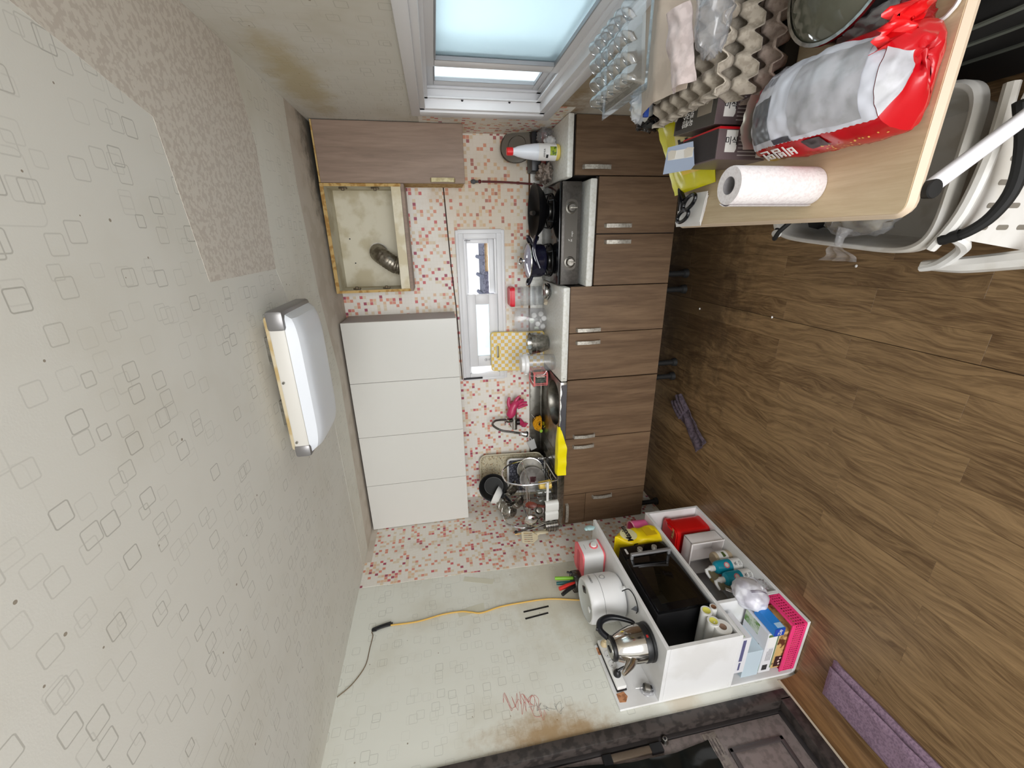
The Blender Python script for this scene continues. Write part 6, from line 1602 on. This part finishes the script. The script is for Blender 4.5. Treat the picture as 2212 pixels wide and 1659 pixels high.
g = G(); g.b(2.462, 2.688, -1.372, -1.352, 1.009, 1.0115).b(2.462, 2.688, -1.668, -1.655, 1.009, 1.0115).b(2.458, 2.476, -1.668, -1.352, 1.009, 1.0115); mk('flange', g, m_pet, el)
# wrappers behind the trays
g = G(); g.blob((2.475, -1.475, .925), (.05, .05, .035), .4, 4, 5, 24, 16); solo('blue_print_bag', g, speck('translucent_wrap', (206, 206, 204), (186, 190, 196), 20, .25), 'small milky wrapper with blue print at the far corner of the egg trays', 'wrapper', (2.475, -1.475, .90), ang=1.5)
g = G(); g.b(2.428, 2.46, -1.535, -1.525, .93, .945); 
o_ = bpy.data.objects['blue_print_bag']
mk('blue_stripe', g, flat('blue_stripe', (40, 70, 150), .4), o_)
g = G(); g.blob((2.445, -1.44, .875), (.035, .06, .045), .5, 4, 11, 24, 16); solo('black_bag', g, N('glossy_black_film', .15, spec=.5).col((10, 12, 16)).m, 'scrap of glossy black bag hanging beside the yellow flour bag', 'bag', (2.445, -1.44, .84), ang=1.5)
# pot with a glass lid
gpt = thing('lidded_pan', 'large dark pan with a smoky glass lid near the wall end of the table', 'pan', (2.563, -2.035, Z0))
c0 = (2.563, -2.035, Z0)
g = G(); g.l([(0, 0), (.10, 0), (.115, .01), (.120, .10), (.123, .103), (.117, .10), (.11, .012), (0, .012)], c0, 44); mk('body', g, N('black_coating', .2, spec=.5).col((16, 17, 17)).m, gpt)
g = G(); g.l([(.120, .106), (.10, .125), (.05, .142), (0, .146)], c0, 44); lp_ = mk('lid', g, N('smoky_glass', .05, spec=.6).col((86, 86, 74)).m, gpt)
g = G(); g.l([(.1195, .1035), (.1255, .106), (.125, .112), (.118, .112)], c0, 44); mk('lid_rim', g, m_steel, lp_)
g = G(); g.l([(.012, .143), (.010, .16), (.024, .17), (.022, .182), (0, .184)], c0, 20); mk('lid_knob', g, m_black, lp_)
g = G(); g.blob((2.455, -2.075, .755), (.038, .06, .042), .35, 4, 15, 26, 18, Z0); solo('clear_wrap', g, m_film, 'crumpled clear film between the dark pan and the red snack bag', 'wrap', (2.455, -2.075, Z0), ang=1.5)
sn = thing('snack_bag', 'glossy dark red snack bag at the near right of the table', 'bag', (2.437, -2.12, Z0))
g = G(); g.blob((2.44, -2.128, .737), (.036, .036, .036), .25, 4, 7, 28, 20, Z0); mk('bag', g, N('glossy_dark_red', .12, spec=.6).col((130, 8, 16)).m, sn, ang=1.5)
g = G(); g.t([(2.445, -2.105, Z0+.004), (2.432, -2.150, Z0+.004), (2.436, -2.172, Z0+.004), (2.47, -2.186, Z0+.005), (2.62, -2.19, Z0+.005)], .0035, 6); solo('white_cable', g, m_whiteplastic, 'thin white cable running along the near table edge', 'cable', (2.45, -2.16, Z0))

# ================================================================ under the table
tub = thing('plastic_trolley', 'white plastic trolley with a deep tub and slotted end under the table', 'trolley', (2.22, -1.80, 0))
m_wp = speck('dusty_white_plastic', (216, 214, 210), (200, 196, 188), 8, .45)
def tubf(u, v):
    # v: 0 rim outside .. 1 floor centre
    a = 2*PI*u; ex = .35
    cx, cy = math.copysign(abs(math.cos(a))**ex, math.cos(a)), math.copysign(abs(math.sin(a))**ex, math.sin(a))
    prof = [(1.06, .325), (1.06, .352), (1.03, .360), (.99, .355), (.95, .30), (.90, .20), (.86, .165), (0, .16)]
    k = v*(len(prof)-1); i = min(int(k), len(prof)-2); f = k-i
    s_ = prof[i][0]*(1-f)+prof[i+1][0]*f; z = prof[i][1]*(1-f)+prof[i+1][1]*f
    near = .5-.5*cy
    return V((2.222+cx*s_*(.150+.050*near), -1.745+cy*s_*.262, z))
g = G(); g.g(64, 28, tubf); bmesh.ops.remove_doubles(g.bm, verts=g.bm.verts, dist=1e-5); mk('tub', g, m_wp, tub, ang=1.0)
g = G(); g.t([(2.035, -2.015, .352), (2.12, -2.058, .355), (2.25, -2.075, .357), (2.38, -2.07, .357)], [.012, .014, .014, .014], 8); mk('end_rail', g, m_wp, tub)
g = G()
Mw = frame((2.02, -2.062, .06), (1, -.12, 0), (0, .05, 1))
g.p([(0, 0), (.40, 0), (.40, .285), (.04, .285)], .004, Mw); ew = mk('slotted_end', g, m_wp, tub)
for i in range(7):
    for j in range(4):
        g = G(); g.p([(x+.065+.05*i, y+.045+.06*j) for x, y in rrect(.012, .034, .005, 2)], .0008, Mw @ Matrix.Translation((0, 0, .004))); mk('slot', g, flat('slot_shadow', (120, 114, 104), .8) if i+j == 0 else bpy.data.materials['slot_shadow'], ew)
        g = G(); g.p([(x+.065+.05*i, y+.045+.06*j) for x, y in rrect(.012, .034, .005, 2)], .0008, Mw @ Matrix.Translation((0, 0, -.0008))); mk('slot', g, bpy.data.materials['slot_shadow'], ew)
g = G(); g.t([(2.065, -2.055, .352), (2.05, -2.045, .30), (2.03, -2.005, .235), (1.992, -1.95, .205), (1.975, -1.90, .20)], [.012, .014, .015, .015, .010], 8); mk('bracket', g, m_whiteplastic, tub)
g = G(); g.t([(1.985, -1.90, .20), (1.99, -1.99, .185), (2.01, -2.10, .165), (2.04, -2.25, .15)], [.012, .022, .024, .022], 8); mk('lower_rim', g, m_wp, tub)
for x, y in ((2.10, -1.56), (2.36, -1.56), (2.09, -1.98), (2.36, -1.98)):
    g = G(); g.c((x-.012, y, .026), (x+.012, y, .026), .026); g.c((x, y, .04), (x, y, .162), .012); mk('castor', g, m_rubber, tub)
sp = thing('rubber_strap', 'thick black rubber strap curving over the trolley end', 'strap', (2.12, -2.09, .34))
g = G(); g.t([(2.062, -2.045, .350), (2.075, -2.075, .345), (2.11, -2.105, .335), (2.17, -2.125, .335), (2.25, -2.13, .36), (2.33, -2.125, .40)], [.012, .012, .013, .014, .015, .015], 10); mk('strap', g, m_rubber, sp)
g = G(); g.l([(.0135, -.02), (.015, -.012), (.0135, -.004), (.015, .004), (.0135, .012), (.0135, .018)], (2.064, -2.05, .352), 14, (.3, -.9, -.1)); mk('ribbed_collar', g, m_rubber, sp)
bb = thing('black_bag', 'black shopping bag with a round white handle lying in the trolley', 'bag', (2.17, -1.60, .17))
g = G(); g.blob((2.20, -1.60, .26), (.10, .085, .115), .3, 3, 3, 28, 20, .168); mk('bag', g, flat('matt_black_fabric', (14, 14, 15), .7), bb, ang=1.5)
g = G(); g.t([(2.095, -1.52, .372), (2.068, -1.530, .385), (2.062, -1.548, .40), (2.085, -1.575, .412), (2.115, -1.60, .40)], .008, 8); mk('handle_loop', g, m_rubber, bb)
g = G(); g.l([(.0, .0), (.016, .0), (.014, .004), (0, .005)], (2.078, -1.542, .392), 18, (-.5, -.5, .7)); mk('white_disc', g, m_whiteplastic, bb)
cb2 = thing('vegetable_bag', 'knotted clear bag with brown contents hanging over the trolley rim', 'bag', (2.10, -1.82, .30))
g = G(); g.blob((2.135, -1.82, .365), (.055, .105, .045), .3, 3.5, 21, 30, 20); mk('contents', g, speck('brown_greens', (104, 92, 66), (76, 66, 48), 24, .6), cb2, ang=1.5)
g = G(); g.blob((2.132, -1.82, .368), (.064, .115, .054), .25, 4, 22, 30, 20); mk('bag_film', g, m_film, cb2, ang=1.5)
g = G(); g.t([(2.09, -1.81, .40), (2.065, -1.805, .405), (2.045, -1.80, .40)], [.022, .012, .010], 10); mk('knot', g, m_film, cb2)
g = G(); g.g(12, 10, lambda u, v: V((2.045-.050*u, -1.80+(v-.5)*(.03+.09*u)+.01*math.sin(u*7), .40-.02*u*u+.012*math.sin(v*14)*u))); mk('film_ruff', g, m_film, cb2, ang=1.5)
# dark storage bag further right under the table
dk_ = thing('storage_bag', 'black fabric storage bag with grey piping under the table by the wall', 'bag', (2.57, -1.95, 0))
g = G(); g.b(2.475, 2.69, -2.14, -1.72, .003, .50, .03, 4); mk('body', g, flat('black_fabric', (16, 15, 14), .9), dk_)
for z_ in (.28, .40, .49):
    g = G(); g.t([(2.474, -1.75, z_), (2.474, -2.12, z_), (2.50, -2.151, z_), (2.66, -2.151, z_)], .005, 6); mk('piping', g, flat('grey_piping', (96, 100, 92), .8), dk_)
bs2 = thing('basin', 'white plastic basin with a rounded corner behind the trolley', 'basin', (2.42, -1.86, .40))
bpy.data.objects.remove(bs2)

# ================================================================ things on the floor
g = G()
Mg = frame((.89, -.69, .006), (.55, .83, 0), (-.83, .55, 0))
def cloth(u, v):
    x = -.20+.28*u; y = -.068+.136*v
    y *= 1-.08*u
    return Mg @ V((x, y, .010+.012*NZ.noise(V((u*5, v*4, 2)))+.008*math.sin(v*9+u*3)))
g.g(30, 14, cloth).solid(.005)
t = thing('rubber_glove', 'dark purple-grey work glove lying on the floor in front of the units', 'glove', (.90, -.73, 0))
m_dg = speck('purple_grey_knit', (88, 76, 86), (66, 56, 66), 60, .9)
mk('palm', g, m_dg, t, ang=1.5)
for k in range(4):
    g = G(); g.t([Mg @ V((.06, -.047+.031*k, .018)), Mg @ V((.13+.012*(k % 3), -.050+.034*k, .018)), Mg @ V((.185+.02*(k % 2), -.054+.037*k, .014))], [.019, .018, .013], 8); mk('finger', g, m_dg, t)
ft = thing('folded_towel', 'folded purple towel on the floor beside the door', 'towel', (.26, -2.25, 0))
m_lav = speck('purple_towelling', (138, 114, 132), (118, 96, 114), 120, 1.0, bump=.8)
Mf = frame((.190, -1.93, .003), (.05, -1, 0), (1, .05, 0))
for k in range(2):
    g = G()
    def fold(u, v, k=k):
        x = .60*u+.008*k; y = -.095+(.20-.035*k)*v+.012*k
        e = min(v, 1-v, u*2.5)
        return Mf @ V((x, y, .010+.022*k+.010*min(1, e/.08)+.003*NZ.noise(V((u*9, v*5, k)))))
    g.g(44, 14, fold).solid(.010+.010*(1-k)); mk('fold', g, m_lav, ft, ang=1.5)
for lb, x, y in (('white crumb on the floor near the vinyl seam', 1.69, -1.19), ('white crumb on the floor in front of the trolley', 1.955, -1.54), ('white crumb by the stained vinyl edge', 1.64, -.62)):
    g = G(); g.blob((x, y, .004), (.006, .005, .004), .3, 4, 3, 10, 8, .0005); solo('crumb', g, m_paper, lb, 'crumb', (x, y, .0005), ang=1.5)

# ================================================================ cables and marks on the left wall
cbw = thing('wall_cable', 'yellow cable running down the left wall to the rice cooker', 'cable', (.006, -1.12, 1.5))
g = G(); g.t([(.005, -1.205, .76), (.005, -1.165, .93), (.005, -1.125, 1.10), (.005, -1.119, 1.28), (.006, -1.124, 1.40), (.005, -1.142, 1.51), (.007, -1.128, 1.57), (.005, -1.110, 1.63), (.006, -1.110, 1.74), (.005, -1.128, 1.88), (.006, -1.123, 2.03)], .0042, 8); mk('yellow_cable', g, flat('yellow_cable', (214, 172, 84), .5), cbw)
g = G(); g.t([(.004, -1.128, 2.06), (.004, -1.142, 2.128), (.004, -1.17, 2.122), (.004, -1.24, 2.128), (.004, -1.338, 2.138), (.004, -1.421, 2.189), (.004, -1.468, 2.248)], .0022, 6); mk('thin_wire', g, flat('brown_wire', (112, 92, 66), .5), cbw)
g = G(); g.t([(.005, -1.12, 2.035), (.008, -1.128, 2.075), (.006, -1.138, 2.12), (.008, -1.13, 2.125), (.007, -1.116, 2.08), (.006, -1.105, 2.03)], .006, 8); g.b(.002, .009, -1.125, -1.108, 2.02, 2.055).b(.002, .012, -1.145, -1.128, 2.105, 2.132, .003); mk('taped_joint', g, flat('black_tape_wrap', (22, 22, 24), .5), cbw)
m_tape = N('clear_tape', .25, spec=.5).col((206, 204, 186)).m
def wallpatch(name, label, pts, m, cat, th=.0012, group=None):
    g = G(); y0, z0 = pts[0]
    g.p([(y-y0, z-z0) for y, z in pts], th, frame((.0004, y0, z0), (0, 1, 0), (0, 0, 1)))
    return solo(name, g, m, label, cat, (0, y0, z0), group)
m_bt = flat('black_wall_tape', (18, 18, 20), .5)
wallpatch('black_tape', 'upper of two strips of black tape on the left wall, beside the cable', [(-1.176, 1.266), (-1.186, 1.266), (-1.176, 1.110), (-1.166, 1.110)], m_bt, 'tape')
wallpatch('black_tape', 'lower of two strips of black tape on the left wall, farther from the cable', [(-1.222, 1.266), (-1.232, 1.264), (-1.219, 1.124), (-1.209, 1.124)], m_bt, 'tape')
wallpatch('clear_tape', 'piece of old clear tape over the yellow cable', [(-1.098, 1.655), (-1.145, 1.64), (-1.125, 1.49), (-1.072, 1.49)], m_tape, 'tape', .0008)
wallpatch('clear_tape', 'old clear tape scrap with torn paper below the mosaic edge', [(-.85, 1.59), (-.885, 1.60), (-.945, 1.42), (-.91, 1.40)], m_tape, 'tape', .0008)
def scribble(name, label, c, w, h, n_, m, seed, r=.0012):
    random.seed(seed); P_ = []
    for k in range(n_): P_.append((.0012, c[0]+w*(random.random()-.5)*(1-.4*k/n_)+w*.5*(k/n_-.5), c[1]+h*(k/n_-.5)+h*.25*(random.random()-.5)))
    g = G(); g.t(P_, r, 4, sub=3); return solo(name, g, m, label, 'scribble', (0, c[0], c[1]))
scribble('crayon_scribble', 'red crayon scribble low on the left wall near the door', (-1.665, 1.37), .13, .16, 44, flat('red_crayon', (208, 124, 116), .8), 4, .0007)
scribble('crayon_scribble', 'dark pencil scribble next to the red one on the left wall', (-1.70, 1.265), .055, .15, 24, flat('pencil', (166, 166, 164), .8), 9, .0006)
